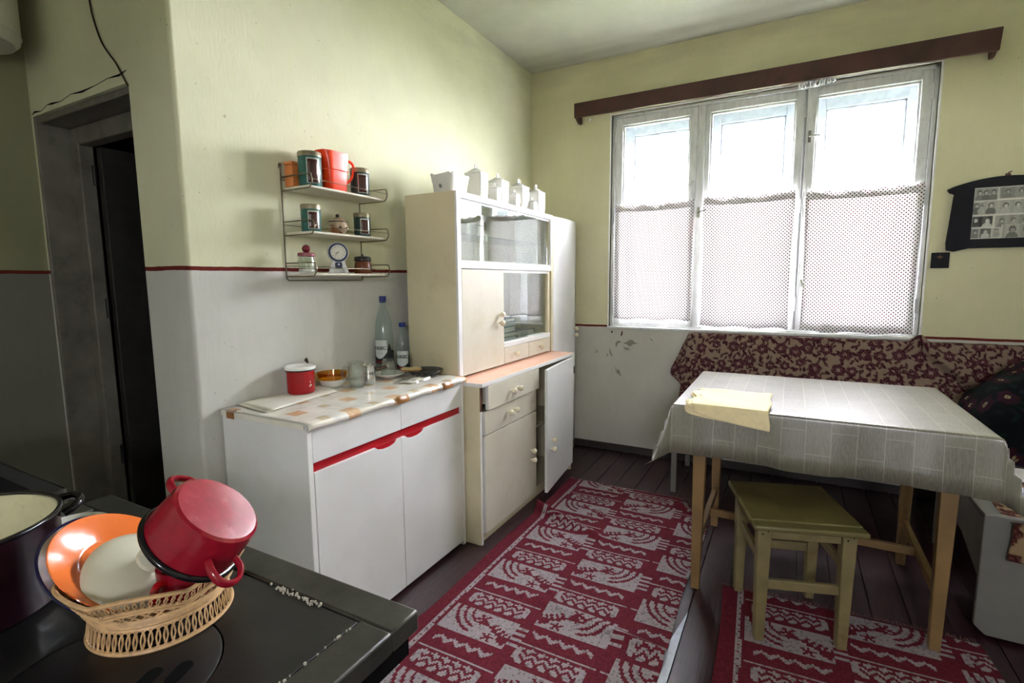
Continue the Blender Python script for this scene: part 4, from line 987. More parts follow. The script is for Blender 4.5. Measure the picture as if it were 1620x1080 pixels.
# water bottles
def bottle(x, y, r, h, label, lab0, lab1, ang, big, tang):
    t = thing('water_bottle', (x, y, ZO), label, 'bottle'); Mx = T((x, y, ZO))
    P = [(0, .004), (r*.5, .002), (r*.86, 0), (r, .012), (r, h*.14), (r*.97, h*.16), (r, h*.18), (r, lab1+.008), (r*.98, lab1+.02), (r*.86, h*.66), (r*.60, h*.78), (r*.36, h*.87), (.0135, h*.91), (.0135, h*.945)]
    obj('plastic_body', MB().lathe(P, 36, Mx), 'bottle_pet', t)
    obj('cap', MB().lathe([(.0165, h*.932), (.017, h*.936), (.017, h-.001), (.015, h), (0, h)], 24, Mx), 'cap_blue', t)
    obj('neck_ring', MB().lathe([(.0145, h*.915), (.0165, h*.917), (.0165, h*.926), (.0145, h*.928)], 24, Mx), 'cap_blue', t)
    z0, z1 = ZO+lab0, ZO+lab1; H_ = z1-z0
    lb = obj('label', MB().lathe([(r+.0006, lab0), (r+.0006, lab0+H_*.5)], 40, Mx), 'label_dark', t, solid=.0003)
    w = .72 if big else .95
    a0, a1 = ang-w, ang+w
    ring_patch('label_field', x, y, r+.0011, a0, a1, lambda u: z0+H_*(.34-.20*math.sin(PI*u)+(.16*u if big else 0)), z1, lb, 'label_white')
    ring_patch('mountain_print', x, y, r+.0008, a1-.15, a1+1.0, z0+H_*.3, lambda u: z0+H_*(.45+.42*max(0, 1-abs(u-.35)/.35)), lb, 'label_dark')
    ring_patch('red_print', x, y, r+.0011, ang-.9, ang+.5, z0+H_*.03, z0+H_*.13, lb, 'label_red')
    wrap_text('BORSEC', r*1.62 if big else r*2.0, .0165, x, y, r+.0014, tang, z0+H_*.60, lb, 'ink', .035)
    ring_patch('fine_print', x, y, r+.0013, ang-.28, ang+.28, z0+H_*.44, z0+H_*.455, lb, 'print_grey')
    return t
bottle(-1.786, 1.942, .0455, .385, 'tall clear water bottle with blue cap and a pale label, against the wall', .050, .168, R(-72), True, R(-83))
bottle(-1.700, 1.982, .0335, .252, 'shorter clear water bottle with blue cap, between the tall one and the dresser', .022, .112, R(-60), False, R(-64))
# dish with bread, plastic bag
x, y = -1.563, 1.982
solo('grey_dish', MB().lathe([(0, 0), (.060, 0), (.072, .006), (.088, .024), (.0865, .026), (.069, .010), (.055, .006), (0, .005)], 44, T((x, y, ZO))), 'grey_enamel', 'dark grey shallow dish against the dresser side', 'dish', base=(x, y, ZO))
bx, by = -1.610, 1.935
br = thing('bread_slice', (bx, by, ZO+.024), 'pale slice of bread resting on the edge of the grey dish', 'bread')
Mb = T((bx, by, ZO+.029)) @ Matrix.Rotation(R(35), 4, 'Z') @ Matrix.Rotation(R(6), 4, 'X')
prof = [(-.045, -.022), (.04, -.024), (.048, -.005), (.044, .018), (.02, .024), (-.01, .018), (-.035, .024), (-.05, .008)]
obj('crumb', MB().add([Mb @ Vector((p[0], p[1], -.004)) for p in prof]+[Mb @ Vector((p[0], p[1], .007)) for p in prof], [tuple(range(8))[::-1], tuple(range(8, 16))]+[(i, (i+1) % 8, 8+(i+1) % 8, 8+i) for i in range(8)]), 'bread', br, bev=.002)
obj('crust', MB().tube([Mb @ Vector((p[0]*1.02, p[1]*1.02, .0015)) for p in prof], .0036, 6, True), 'brown_edge' if False else 'tape', br)
pbg = thing('plastic_bag', (-1.505, 1.865, ZO), 'crumpled clear plastic bag in front of the grey dish', 'bag')
rb = np.random.default_rng(3)
def bag(u, v):
    a = u-.5; b = v-.5
    x_ = -1.515+.055*b*2*.9-.02*a; y_ = 1.848+.20*a+.03*b
    hgt = .022*max(0, 1-(2*a)**2)**.5*max(0, 1-(2*b)**2)**.5
    return (x_, y_, ZO+.001+hgt*(.75+.35*math.sin(u*17+v*9)*math.sin(v*13-u*5)))
obj('film', MB().grid(26, 16, bag), 'cling_film', pbg, smooth=True, angle=25)
obj('paper_inside', MB().grid(12, 8, lambda u, v: (-1.515+.07*(v-.5)-.01*(u-.5), 1.84+.15*(u-.5)+.02*(v-.5), ZO+.0012+.010*math.sin(PI*u)*math.sin(PI*v))), 'paper', pbg, solid=.0006)
# ------------------------------------------------------------------ stove and things on it
VX0, VX1, VY0, VY1, VZ = -1.432, -.486, .02, .583, .80
sv = thing('range_stove', (-.95, .3, 0), 'solid fuel stove with worn dark iron hob and white enamel sides', 'stove')
obj('body', MB().box(VX0+.02, VX1-.05, VY0+.03, VY1-.05, .09, .728), 'stove_white', sv, bev=.006)
obj('plinth', MB().box(VX0+.06, VX1-.09, VY0+.06, VY1-.09, 0, .09), 'black_gap', sv)
IX0, IX1, IY1 = VX0+.06, -.548, .523
fr = MB()
for a in ((VX0, VX1, IY1, VY1), (VX0, VX1, VY0, VY0+.05), (VX0, IX0, VY0+.05, IY1), (IX1, VX1, VY0+.05, IY1)): fr.box(*a, VZ-.034, VZ)
obj('hob_frame', fr, 'hob_frame', sv, bev=.004)
obj('hob_underside', MB().box(VX0+.012, VX1-.012, VY0+.012, VY1-.012, .728, VZ-.034), 'soot', sv)
# iron plate with a round opening and its lid
cx_, cy_, rr = -.755, .285, .128
sqr = [(IX0+.003, VY0+.053), (IX1-.003, VY0+.053), (IX1-.003, IY1-.003), (IX0+.003, IY1-.003)]
cir = [(cx_+(rr+.002)*math.cos(a), cy_+(rr+.002)*math.sin(a)) for a in np.linspace(0, 2*PI, 49)[:-1]]
rm = ring_mesh(sqr, cir, 0, 1); rm.v = [(v[0], v[2], VZ-.010+(.007 if v[1] > .5 else 0)) for v in rm.v]
obj('hob_plate', rm, 'cast_iron', sv, bev=.0012)
lid = obj('ring_lid', MB().lathe([(0, VZ-.010), (rr-.001, VZ-.010), (rr, VZ-.0045), (rr-.004, VZ-.0026), (.02, VZ-.0018), (0, VZ-.0018)], 56, T((cx_, cy_, 0))), 'cast_iron', sv)
def slot(c, an, l, w):
    Ms = T((c[0], c[1], VZ-.0016)) @ Matrix.Rotation(an, 4, 'Z')
    P = [(math.copysign(l, math.cos(a))*.6+math.cos(a)*w, math.sin(a)*w) for a in np.linspace(0, 2*PI, 17)[:-1]]
    obj('lifter_slot', MB().add([Ms @ Vector((p[0], p[1], -.001)) for p in P]+[Ms @ Vector((p[0], p[1], .0008)) for p in P], [tuple(range(16))[::-1], tuple(range(16, 32))]+[(i, (i+1) % 16, 16+(i+1) % 16, 16+i) for i in range(16)]), 'soot', lid)
slot((-.686, .334), R(112), .016, .0100); slot((-.710, .308), R(112), .016, .0100)
asx = MB()
for k in range(90):
    u = random.random(); s = random.uniform(.0006, .0016)
    if random.random() < .6: px, py = -.64-.10*u+random.gauss(0, .012), IY1-.004+random.gauss(0, .0025)
    else: px, py = IX1-.001+random.gauss(0, .0015), .50-.3*u
    Mz = T((px, py, VZ-.002)) @ Matrix.Rotation(random.random()*6, 4, 'Z'); asx.box(-s, s, -s, s, 0, s+.002, Mz)
for k in range(70):
    px, py = -1.30+.09*random.random()+random.gauss(0, .01), IY1-.004+random.gauss(0, .0035); s = random.uniform(.001, .0022); asx.box(px-s, px+s, py-s, py+s, VZ-.0025, VZ+.0006)
a_ = obj('ash_crumbs', asx, 'ash', sv, smooth=False); a_['kind'] = 'stuff'
# darker cooker on the far left
dk = thing('cooker', (-1.85, .2, 0), 'dark topped cooker standing left of the iron hob', 'cooker')
obj('body', MB().box(-2.24, -1.442, .03, .47, .02, .81), 'stove_white', dk, bev=.004)
obj('top_plate', MB().box(-2.25, -1.437, .01, .498, .8105, .845), 'dark_top', dk, bev=.003)
obj('top_recess', MB().box(-2.21, -1.48, .05, .455, .8452, .8475), 'soot', dk)
obj('foot', MB().box(-2.20, -1.48, .06, .44, 0, .0195), 'black', dk)
obj('edge_trim', MB().box(-1.437, -1.4335, .01, .498, .8105, .8455).box(-2.25, -1.437, .498, .501, .8105, .8455), 'steel', dk)
# big dark pot
x, y, z, r, h = -1.128, .234, VZ-.0018, .139, .139
bg_ = thing('stock_pot', (x, y, z), 'large dark plum enamel pot with stained cream inside, cut by the left edge', 'pot')
Mx = T((x, y, z))
obj('body', MB().lathe([(0, 0), (r*.94, 0), (r, .008), (r, h-.006), (r+.003, h)], 56, Mx), 'dark_enamel', bg_)
obj('lining', MB().lathe([(r+.001, h-.0002), (r-.004, h-.004), (r-.004, .03), (r*.9, .014), (0, .012)], 56, Mx), 'cream_enamel', bg_)
obj('rim', MB().tube([(x+(r+.001)*math.cos(a), y+(r+.001)*math.sin(a), z+h) for a in np.linspace(0, 2*PI, 57)[:-1]], .0042, 10, True), 'black_enamel', bg_)
for s in (1, -1):
    d = Vector((.06, 1, 0)).normalized()*s; w = Vector((-d.y, d.x, 0)); p = Vector((x, y, z+h-.022))+d*(r-.001)
    obj('handle', MB().stube([p-w*.034, p-w*.030+d*.020+Vector((0, 0, .008)), p-w*.012+d*.032+Vector((0, 0, .012)), p+w*.012+d*.032+Vector((0, 0, .012)), p+w*.030+d*.020+Vector((0, 0, .008)), p+w*.034], .0065, 10), 'black_enamel', bg_)
for da, dz, w in ((.0, .150, .008), (.07, .150, .007), (-.01, .141, .010), (.08, .140, .010), (.045, .156, .006)):
    a = R(35)+da; obj('print', MB().grid(3, 3, lambda u, v: (x+(r+.0004)*math.cos(a+w/r*u), y+(r+.0004)*math.sin(a+w/r*u), z+dz*.6+.005*v)), 'print_grey', bg_, solid=.0002)
x, y = -1.262, .44
solo('pale_dish', MB().lathe([(0, 0), (.035, 0), (.045, .006), (.062, .024), (.060, .025), (.043, .010), (0, .006)], 40, T((x, y, VZ-.002))), 'ceramic', 'pale shallow dish on the hob behind the big dark pot', 'dish', base=(x, y, VZ-.002))
# basket of woven plastic straw
KX, KY, KZ = -.834, .392, VZ-.0025
bk = thing('bread_basket', (KX, KY, KZ), 'round woven basket with looped foot and scalloped rim holding crockery', 'basket')
P3 = lambda a, r_, z_: Vector((KX+r_*math.cos(a), KY+r_*math.sin(a), KZ+z_))
rf = .091
def hoop(name, r_, zf, t_, n=72): return obj(name, MB().tube([P3(a, r_, zf(a) if callable(zf) else zf) for a in np.linspace(0, 2*PI, n+1)[:-1]], t_, 6, True), 'wicker', bk)
hoop('foot_hoop', rf+.002, .0035, .0035); hoop('foot_hoop', rf-.004, .034, .003)
lp = MB()
for k in range(64):
    a = 2*PI*k/64; da = 1.55*2*PI/64
    lp.tube([P3(a+da*.5*math.cos(q)+.012*math.sin(q), rf+.0005-.002*math.sin(q), .019+.0145*math.sin(q)) for q in np.linspace(0, 2*PI, 11)[:-1]], .0014, 4, True)
o = obj('foot_loops', lp, 'wicker', bk); o['kind'] = 'stuff'
obj('bottom', MB().lathe([(0, .036), (rf-.004, .036), (rf-.004, .033), (0, .033)], 40, T((KX, KY, KZ))), 'wicker', bk)
rz = lambda a: .084+.013*abs(math.sin(a*3.0+.55))
rad = lambda z_: rf-.004+(z_-.036)*.56
wall_h = lambda a: rz(a)-.022
bands = MB()
for zz in (.041, .046, .051):
    bands.tube([P3(a, rad(zz), zz) for a in np.linspace(0, 2*PI, 73)[:-1]], .0032, 5, True)
for off in (0, .006):
    bands.tube([P3(a, rad(wall_h(a)-off), wall_h(a)-off) for a in np.linspace(0, 2*PI, 97)[:-1]], .0026, 5, True)
o = obj('side_band', bands, 'wicker', bk)
lt = MB()
for k in range(44):
    for s in (1, -1):
        a0 = 2*PI*k/44
        lt.tube([P3(a0+s*.16*t, rad(.052+(wall_h(a0+s*.16)-.058)*t), .052+(wall_h(a0+s*.16)-.058)*t) for t in (0, .5, 1)], .0017, 4, rx=.0009)
o = obj('lattice', lt, 'wicker', bk); o['kind'] = 'stuff'
rl = MB()
for k in range(84):
    a = 2*PI*k/84; da = 1.5*2*PI/84
    rl.tube([P3(a+da*.5*math.cos(q)+.01*math.sin(q), rad(rz(a)-.011+.010*math.sin(q))+.001, rz(a)-.0115+.0095*math.sin(q)) for q in np.linspace(0, 2*PI, 9)[:-1]], .0012, 4, True)
o = obj('rim_loops', rl, 'wicker', bk); o['kind'] = 'stuff'
hoop('rim_hoop', .128, lambda a: rz(a), .0001) if False else obj('rim_hoop', MB().tube([P3(a, rad(rz(a)), rz(a)) for a in np.linspace(0, 2*PI, 121)[:-1]], .0029, 6, True), 'wicker', bk)
# stacked plates
c1 = Vector((-.902, .364, .872)); n1 = Vector((.535, .30, .79)).normalized()
F1 = frame_at(c1, n1, (0, 1, 0))
dp = thing('enamel_bowl', c1, 'white lined navy enamel bowl lowest in the basket, behind the orange plate', 'bowl')
obj('shell', MB().lathe([(0, -.030), (.055, -.030), (.085, -.012), (.101, .004), (.1025, .006)], 56, F1), 'navy_enamel', dp)
obj('lining', MB().lathe([(.1015, .0062), (.098, .004), (.083, -.009), (.054, -.0275), (0, -.0275)], 56, F1), 'white_enamel', dp)
obj('rim', MB().tube([F1 @ Vector((.102*math.cos(a), .102*math.sin(a), .0062)) for a in np.linspace(0, 2*PI, 57)[:-1]], .0022, 8, True), 'navy_enamel', dp)
F2 = frame_at(c1+n1*.0065+Vector((.003, .0, 0)), n1, (0, 1, 0))
solo('orange_plate', MB().lathe([(0, -.008), (.050, -.008), (.062, -.002), (.094, .008), (.0965, .0095), (.0955, .011), (.062, .0012), (.054, -.0035), (.050, -.005), (0, -.005)], 64, F2), 'orange_enamel', 'shiny orange plate leaning in the woven basket under the cream lid', 'plate', base=F2.translation, angle=60)
F3 = frame_at(Vector((-.857, .374, .862)), Vector((.64, .169, .75)), (0, 1, 0))
cl = thing('cream_lid', F3.translation, 'greyish cream enamel pot lid with a fat round knob, lying on the orange plate', 'lid')
obj('dome', MB().lathe([(.0735, .001), (.0755, .003), (.074, .006), (.062, .014), (.045, .022), (.026, .028), (.014, .030), (0, .030), (0, .027), (.045, .018), (.062, .010), (.073, .001)], 56, F3), 'cream_lid', cl)
obj('lid_knob', MB().lathe([(.010, .0295), (.010, .034), (.019, .038), (.0225, .044), (.021, .050), (.012, .054), (0, .055)], 32, F3), 'cream_lid', cl)
# red pot upside down, tilted
nb = Vector((.556, .347, .755)).normalized(); cb = Vector((-.727, .427, .979))
F4 = frame_at(cb, nb, (.829, -.164, -.535)); hh, r0 = .068, .0655
rp2 = thing('wine_pot', F4 @ Vector((0, 0, -hh)), 'wine red enamel pot lying upside down and tilted in the basket', 'pot')
obj('body', MB().lathe([(r0*.90, -.0005), (r0*.97, -.003), (r0, -.010), (r0*1.03, -hh*.6), (r0*1.05, -hh+.006)], 56, F4), 'wine_enamel', rp2)
obj('underside', MB().lathe([(0, .0), (r0*.80, .0006), (r0*.90, 0), (r0*.9, -.0008), (0, -.0015)], 56, F4), 'pot_floor', rp2)
obj('rim', MB().tube([F4 @ Vector((r0*1.06*math.cos(a), r0*1.06*math.sin(a), -hh+.002)) for a in np.linspace(0, 2*PI, 57)[:-1]], .0052, 10, True), 'black_enamel', rp2)
obj('lining', MB().lathe([(r0*1.06, -hh+.002), (r0*1.0, -hh+.01), (r0*.98, -.012), (r0*.9, -.006), (0, -.006)], 56, F4), 'white_enamel', rp2)
for s in (1, -1):
    x1 = s*r0*1.0
    P = [(x1, -.022, -.034), (x1+s*.015, -.024, -.034), (x1+s*.030, -.017, -.037), (x1+s*.036, -.006, -.039), (x1+s*.036, .006, -.039), (x1+s*.030, .017, -.037), (x1+s*.015, .024, -.034), (x1, .022, -.034)]
    obj('handle', MB().stube([F4 @ Vector(p) for p in P], .0062, 12, rx=.0042), 'wine_enamel', rp2)
# small red mug under the pot
x, y, z = -.782, .398, KZ+.0368
rm_ = thing('red_mug', (x, y, z), 'small red mug half hidden under the tilted wine red pot', 'mug')
obj('body', MB().lathe([(0, 0), (.030, 0), (.033, .003), (.034, .058), (.032, .058), (.031, .005), (0, .004)], 36, T((x, y, z))), 'wine_enamel', rm_)
d = Vector((.35, -.94, 0)).normalized(); p = Vector((x, y, z))+d*.033
obj('handle', MB().stube([p+Vector((0, 0, .048)), p+d*.014+Vector((0, 0, .050)), p+d*.022+Vector((0, 0, .036)), p+d*.018+Vector((0, 0, .018)), p+Vector((0, 0, .010))], .0055, 10), 'red_enamel', rm_)
# round tank and loose wire on the far left
tk_ = thing('hot_water_tank', (-2.70, .80, 2.17), 'greyish white round bottomed water tank high at the left edge', 'tank')
Mx = T((-2.735, .80, 2.205))
obj('shell', MB().lathe([(0, 0), (.10, .002), (.145, .010), (.160, .028), (.164, .05), (.164, .60)], 48, Mx), 'tank_paint', tk_)
obj('bottom_ring', MB().tube([(-2.735+.1635*math.cos(a), .80+.1635*math.sin(a), 2.253) for a in np.linspace(0, 2*PI, 49)[:-1]], .003, 6, True), 'tank_paint', tk_)
wp = [(-2.318, 1.030, ZC), (-2.315, 1.026, 2.55), (-2.302, 1.028, 2.34), (-2.285, 1.029, 2.262), (-2.248, 1.029, 2.185), (-2.205, 1.029, 2.135), (-2.165, 1.030, 2.095), (-2.128, 1.030, 2.045), (-2.095, 1.028, 2.005)]
solo('loose_wire', MB().tube(smooth_path(wp), .0032, 6), 'brown_edge' if False else 'dark_brown', 'thin dark wire hanging down the wall above the doorway', 'wire', base=wp[-1])
# ------------------------------------------------------------------ table
TX0, TX1, TYA, TYB, TZ = -.385, .605, 2.118, 2.945, .803
tbl = thing('dining_table', (.11, 2.53, 0), 'raw pine kitchen table with an H shaped stretcher, under the vinyl cloth', 'table')
obj('table_top', MB().box(TX0, TX1, TYA, TYB, TZ-.026, TZ), 'raw_wood', tbl, bev=.002)
lx = (-.292, .512); ly = (2.172, 2.80)
def taper(mb, x, y, z0, z1, b, t, dx=0, dy=0):
    lo = [(x+dx-b, y+dy-b, z0), (x+dx+b, y+dy-b, z0), (x+dx+b, y+dy+b, z0), (x+dx-b, y+dy+b, z0)]
    hi = [(x-t, y-t, z1), (x+t, y-t, z1), (x+t, y+t, z1), (x-t, y+t, z1)]
    return mb.hexa(lo, hi)
for x in lx:
    for y in ly: obj('leg', taper(MB(), x, y, .0065 if (x > 0 and y < 2.3) else .0005, TZ-.0265, .017, .027), 'raw_wood', tbl, bev=.003)
for y in ly: obj('apron', MB().box(lx[0]+.026, lx[1]-.026, y-.010, y+.010, TZ-.13, TZ-.0265), 'raw_wood', tbl, bev=.0015)
for x in lx:
    obj('apron', MB().box(x-.010, x+.010, ly[0]+.026, ly[1]-.026, TZ-.13, TZ-.0265), 'raw_wood', tbl, bev=.0015)
    obj('stretcher', MB().box(x-.012, x+.012, ly[0]+.019, ly[1]-.019, .185, .222), 'raw_wood', tbl, bev=.002)
obj('stretcher', MB().box(lx[0]+.012, lx[1]-.012, 2.49, 2.514, .188, .219), 'raw_wood', tbl, bev=.002)
# vinyl cloth hanging over all four sides
CX0, CX1, CY0, CY1 = TX0-.004, TX1+.004, TYA-.004, TYB+.004
DR = .205
def drop_prof(d):
    r_ = .010
    if d <= 0: return 0, 0
    q = d/r_
    if q < PI/2: return r_*math.sin(q), r_*(1-math.cos(q))
    return r_+.10*(d-r_*PI/2), r_+.995*(d-r_*PI/2)
def cloth_pt(u, v):
    a = max(CX0-u, u-CX1, 0); b = max(CY0-v, v-CY1, 0)
    sx = -1 if u < CX0 else 1; sy = -1 if v < CY0 else 1
    mn, mx_ = min(a, b), max(a, b)
    ox, dz1 = drop_prof(a); oy, dz2 = drop_prof(b)
    dz = max(dz1, dz2)+.22*min(dz1, dz2)
    x = min(max(u, CX0), CX1)+sx*(ox+.30*mn); y = min(max(v, CY0), CY1)+sy*(oy+.30*mn)
    f = max(0, mx_-.02)/.18
    wb = b/(a+b+1e-6); wa = a/(a+b+1e-6)
    y += sy*f*wb*(.006*math.sin(u*19)+.004*math.sin(u*43+1)); x += sx*f*wa*(.006*math.sin(v*21)+.004*math.sin(v*47))
    dz += f*.006*(wb*math.sin(u*11+.8)+wa*math.sin(v*11+.8))
    z = TZ+.003-dz+(.0006*math.sin(u*31)*math.sin(v*27) if mx_ == 0 else 0)
    return (x, y, z)
def axis_samples(c0, c1):
    s = [c0-DR, c0-.15, c0-.1, c0-.06, c0-.03, c0-.018, c0-.012, c0-.008, c0-.004, c0]
    return s+list(np.linspace(c0, c1, 40)[1:-1])+[2*((c0+c1)/2)-t for t in s[::-1]]
US, VS = axis_samples(CX0, CX1), axis_samples(CY0, CY1)
mb = MB(); mb.v = [cloth_pt(u, v) for v in VS for u in US]; nu = len(US)
mb.f = [(j*nu+i, j*nu+i+1, (j+1)*nu+i+1, (j+1)*nu+i) for j in range(len(VS)-1) for i in range(nu-1)]
mb.uv = [(u, v) for v in VS for u in US]
solo('tablecloth', mb, 'vinyl', 'wood plank patterned vinyl cloth draped over the kitchen table', 'tablecloth', base=(.11, 2.53, TZ), solid=.0012, angle=80)
# folded yellow towel over the front edge
tw = thing('towel', (-.2, 2.2, TZ+.005), 'folded pale yellow towel hanging over the left front edge of the table', 'towel')
def towel_layer(k, x0, x1, y1, d0, d1):
    def fn(u, v):
        x = x0+(x1-x0)*u+.004*math.sin(v*13+k)
        dmax = d0+(d1-d0)*(u**.5)-.0
        s = (y1-CY0)*(1-v/.66) if v < .66 else -(v-.66)/.34*dmax
        lift = .0040*(k+1)
        if s >= 0:
            wr = .003*math.sin(u*8+k*2+s*30)*(s > .01)+.0035*math.exp(-((s-(y1-CY0)*.9)/.012)**2)*(1+math.sin(u*7))
            return (x-.012*(1-u)*math.sin(s*40), CY0+s, TZ+.0045+lift+max(0, wr))
        ox, dz = drop_prof(-s)
        return (x, CY0-ox-lift-.002, TZ+.0045+lift-dz)
    return MB().grid(30, 36, fn)
obj('under_fold', towel_layer(0, -.345, -.050, 2.43, .035, .070), 'towel', tw, solid=.0025)
obj('middle_fold', towel_layer(1, -.335, -.046, 2.42, .020, .076), 'towel', tw, solid=.0025)
obj('top_fold', towel_layer(2, -.318, -.042, 2.41, .028, .084), 'towel', tw, solid=.0025)
# ------------------------------------------------------------------ stool
stl = thing('wooden_stool', (.046, 2.125, .0065), 'low worn yellow painted stool with a square seat, in front of the table', 'stool')
Ms = T((.046, 2.125, 0)) @ Matrix.Rotation(R(17.5), 4, 'Z')
def mbx(mb): mb.v = [tuple(Ms @ Vector(v)) for v in mb.v]; return mb
hw, hd_, sz = .182, .206, .462
obj('seat_board', mbx(MB().box(-hw, hw, -hd_+.052, hd_, sz-.020, sz)), 'stool_top', stl, bev=.006)
obj('seat_board', mbx(MB().box(-hw, hw, -hd_, -hd_+.0505, sz-.020, sz-.0008)), 'stool_top', stl, bev=.006)
for sx in (-1, 1):
    for sy in (-1, 1): obj('leg', mbx(taper(MB(), sx*.136, sy*.150, .0065, sz-.0205, .0165, .023)), 'stool_paint', stl, bev=.003)
for sy in (-1, 1):
    obj('apron', mbx(MB().box(-.113, .113, sy*.150-.009, sy*.150+.009, sz-.066, sz-.0205)), 'stool_paint', stl, bev=.002)
    obj('stretcher', mbx(MB().box(-.117, .117, sy*.150-.009, sy*.150+.009, .205, .240)), 'stool_paint', stl, bev=.003)
for sx in (-1, 1):
    obj('apron', mbx(MB().box(sx*.136-.009, sx*.136+.009, -.127, .127, sz-.066, sz-.0205)), 'stool_paint', stl, bev=.002)
    obj('stretcher', mbx(MB().box(sx*.136-.009, sx*.136+.009, -.130, .130, .290, .322)), 'stool_paint', stl, bev=.003)
for sx in (-1, 1):
    for dx in (-.008, .010): obj('nail', MB().lathe([(.0032, 0), (.0025, .0012), (0, .0014)], 8, frame_at(Ms @ Vector((sx*.136+dx, -.1732, sz-.045+.012*(dx > 0))), Ms.to_3x3() @ Vector((0, -1, 0)))), 'soot', stl)
# ------------------------------------------------------------------ corner bench
bn = thing('corner_bench', (.3, 3.4, 0), 'white corner bench along the window wall and the right wall', 'bench')
BXa, BXb = -.598, 1.288
obj('back_board', MB().box(BXa, BXb, 3.672, 3.692, .40, .925), 'bench_shaded', bn, bev=.002)
obj('top_rail', MB().box(BXa-.005, BXb, 3.664, 3.722, .9255, .938), 'bench_shaded', bn, bev=.003)
obj('seat', MB().box(BXa, BXb, 3.16, 3.671, .42, .44), 'bench_shaded', bn, bev=.003)
obj('leg', MB().box(-.590, -.558, 3.14, 3.158, .0005, .42), 'bench_shaded', bn, bev=.002)
obj('leg', MB().box(-.590, -.558, 3.64, 3.668, .0005, .40), 'bench_shaded', bn, bev=.002)
obj('front_rail', MB().box(-.558, .70, 3.145, 3.158, .36, .42), 'bench_grey', bn, bev=.002)
obj('side_seat', MB().box(.668, BXb, 2.352, 3.158, .432, .452), 'bench_shaded', bn, bev=.003)
obj('end_panel', MB().prism([(.672, .028), (.690, .012), (1.288, .012), (1.288, .470), (.655, .470), (.655, .045)], 'y', 2.330, 2.351), 'bench_shaded', bn, bev=.004)
obj('side_rail', MB().prism([(2.352, .12), (2.375, .20), (2.62, .28), (3.14, .32), (3.14, .430), (2.352, .430)], 'x', .668, .684), 'bench_grey', bn, bev=.002)
obj('leg', MB().box(.69, .72, 3.10, 3.13, .0005, .42), 'bench_shaded', bn)
# ------------------------------------------------------------------ flowered cloths
def hash2(i, j, k): return np.modf(np.abs(np.sin(i*127.1+j*311.7+k*74.7)*43758.5453))[0]
def flowers(U, V, cell, bgc, dark, mid, light, density=1.0, leafc=None):
    n = U.shape[0]; C_ = np.tile(np.array(bgc[:3]), (n, 1)); leafc = leafc if leafc is not None else dark
    def blend(mask, c):
        C_[mask] = np.array(c[:3])
    iu, iv = np.floor(U/cell), np.floor(V/cell)
    for pas_ in (0, 1):
        for di in (-1, 0, 1):
            for dj in (-1, 0, 1):
                a, b = iu+di, iv+dj
                cu = (a+.5+.5*(hash2(a, b, 1)-.5)+.5*(b % 2))*cell; cv = (b+.5+.5*(hash2(a, b, 2)-.5))*cell
                on = hash2(a, b, 3) < density
                rot = hash2(a, b, 4)*6.28; R_ = cell*(.30+.16*hash2(a, b, 5))
                du, dv = U-cu, V-cv; r_ = np.hypot(du, dv); th = np.arctan2(dv, du)+rot
                if pas_ == 0:
                    for q in range(5):
                        ang = rot*1.7+q*1.35; lu = cu+np.cos(ang)*R_*1.75; lv = cv+np.sin(ang)*R_*1.75
                        eu, ev = U-lu, V-lv; p = eu*np.cos(ang+.5)+ev*np.sin(ang+.5); s = -eu*np.sin(ang+.5)+ev*np.cos(ang+.5)
                        e = (p/(cell*.19))**2+(s/(cell*.075))**2
                        blend(on & (e < 1), leafc); blend(on & (e < .35) & (np.abs(s) > cell*.012) & (hash2(a, b, 6+q) > .45), mid)
                    stem = (np.abs(np.sin(th*1.0)) < .10) & (r_ < R_*1.9) & (r_ > R_)
                    blend(on & stem, leafc)
                else:
                    pet = R_*(.90+.11*np.cos(th*6))
                    m_ = on & (r_ < pet); blend(m_, dark)
                    w = np.sin(r_/R_*17+1.5*np.sin(th*6))
                    blend(m_ & (w > .35) & (r_ < pet*.92), mid)
                    blend(m_ & (r_ < R_*.24), light); blend(m_ & (r_ < R_*.12), dark)
    return C_
def colour(mb, fn_uv, noise=.08):
    V = np.array([fn_uv(i) for i in range(len(mb.v))]); return V
BEIGE, DKMAR, MIDM, PALE = srgb(148, 128, 112), srgb(70, 32, 42), srgb(112, 72, 76), srgb(170, 146, 134)
def cloth_grid(x0, x1, L, nu, nv, fn, cell, cols, density=1.0, u_off=0, rot=0):
    mb = MB().grid(nu, nv, fn)
    U, V = np.meshgrid(np.linspace(0, 1, nu)*(x1-x0)+u_off, np.linspace(0, 1, nv)*L)
    C_ = flowers(U.ravel(), V.ravel(), cell, *cols, density)
    C_ = C_*(1+.10*(rng.random(len(C_))-.5))[:, None]
    mb.col = np.concatenate([C_, np.ones((len(C_), 1))], 1); return mb
bc = thing('bench_throw', (.26, 3.65, .94), 'maroon flowered tapestry throw hung over the bench backrest below the window', 'throw')
def back_cloth(u, v):
    x = BXa+.003+(1.118-BXa)*u
    s = v*.60
    if s < .055: return (x, 3.716-s, .9405+.001*math.sin(x*40))
    d = s-.055
    slant = -.055*(d/.5)*(1-u)**3
    rx, rz_ = x-.66, .93-d
    # a diagonal fold that runs down to the right
    t = (rx*.76-(rz_-.93)*.65); nrm = rx*.65+(rz_-.93)*.76
    ridge = .045*math.exp(-(nrm/.028)**2)*(1/(1+math.exp(-(t+.03)/.02)))*(1/(1+math.exp((t-.36)/.03)))
    over = .022/(1+math.exp(-nrm/.02))*(1/(1+math.exp(-(t+.02)/.03)))
    y = 3.659-.035*(d/.5)-.006*math.sin(x*17+d*8)*(d/.3)-ridge-over
    z = .9405-d+(.05*math.exp(-((x-.665)/.035)**2)*math.exp(-(d/.05)**2))
    return (x+slant, y, max(z, .4425+.002*math.sin(x*30)))
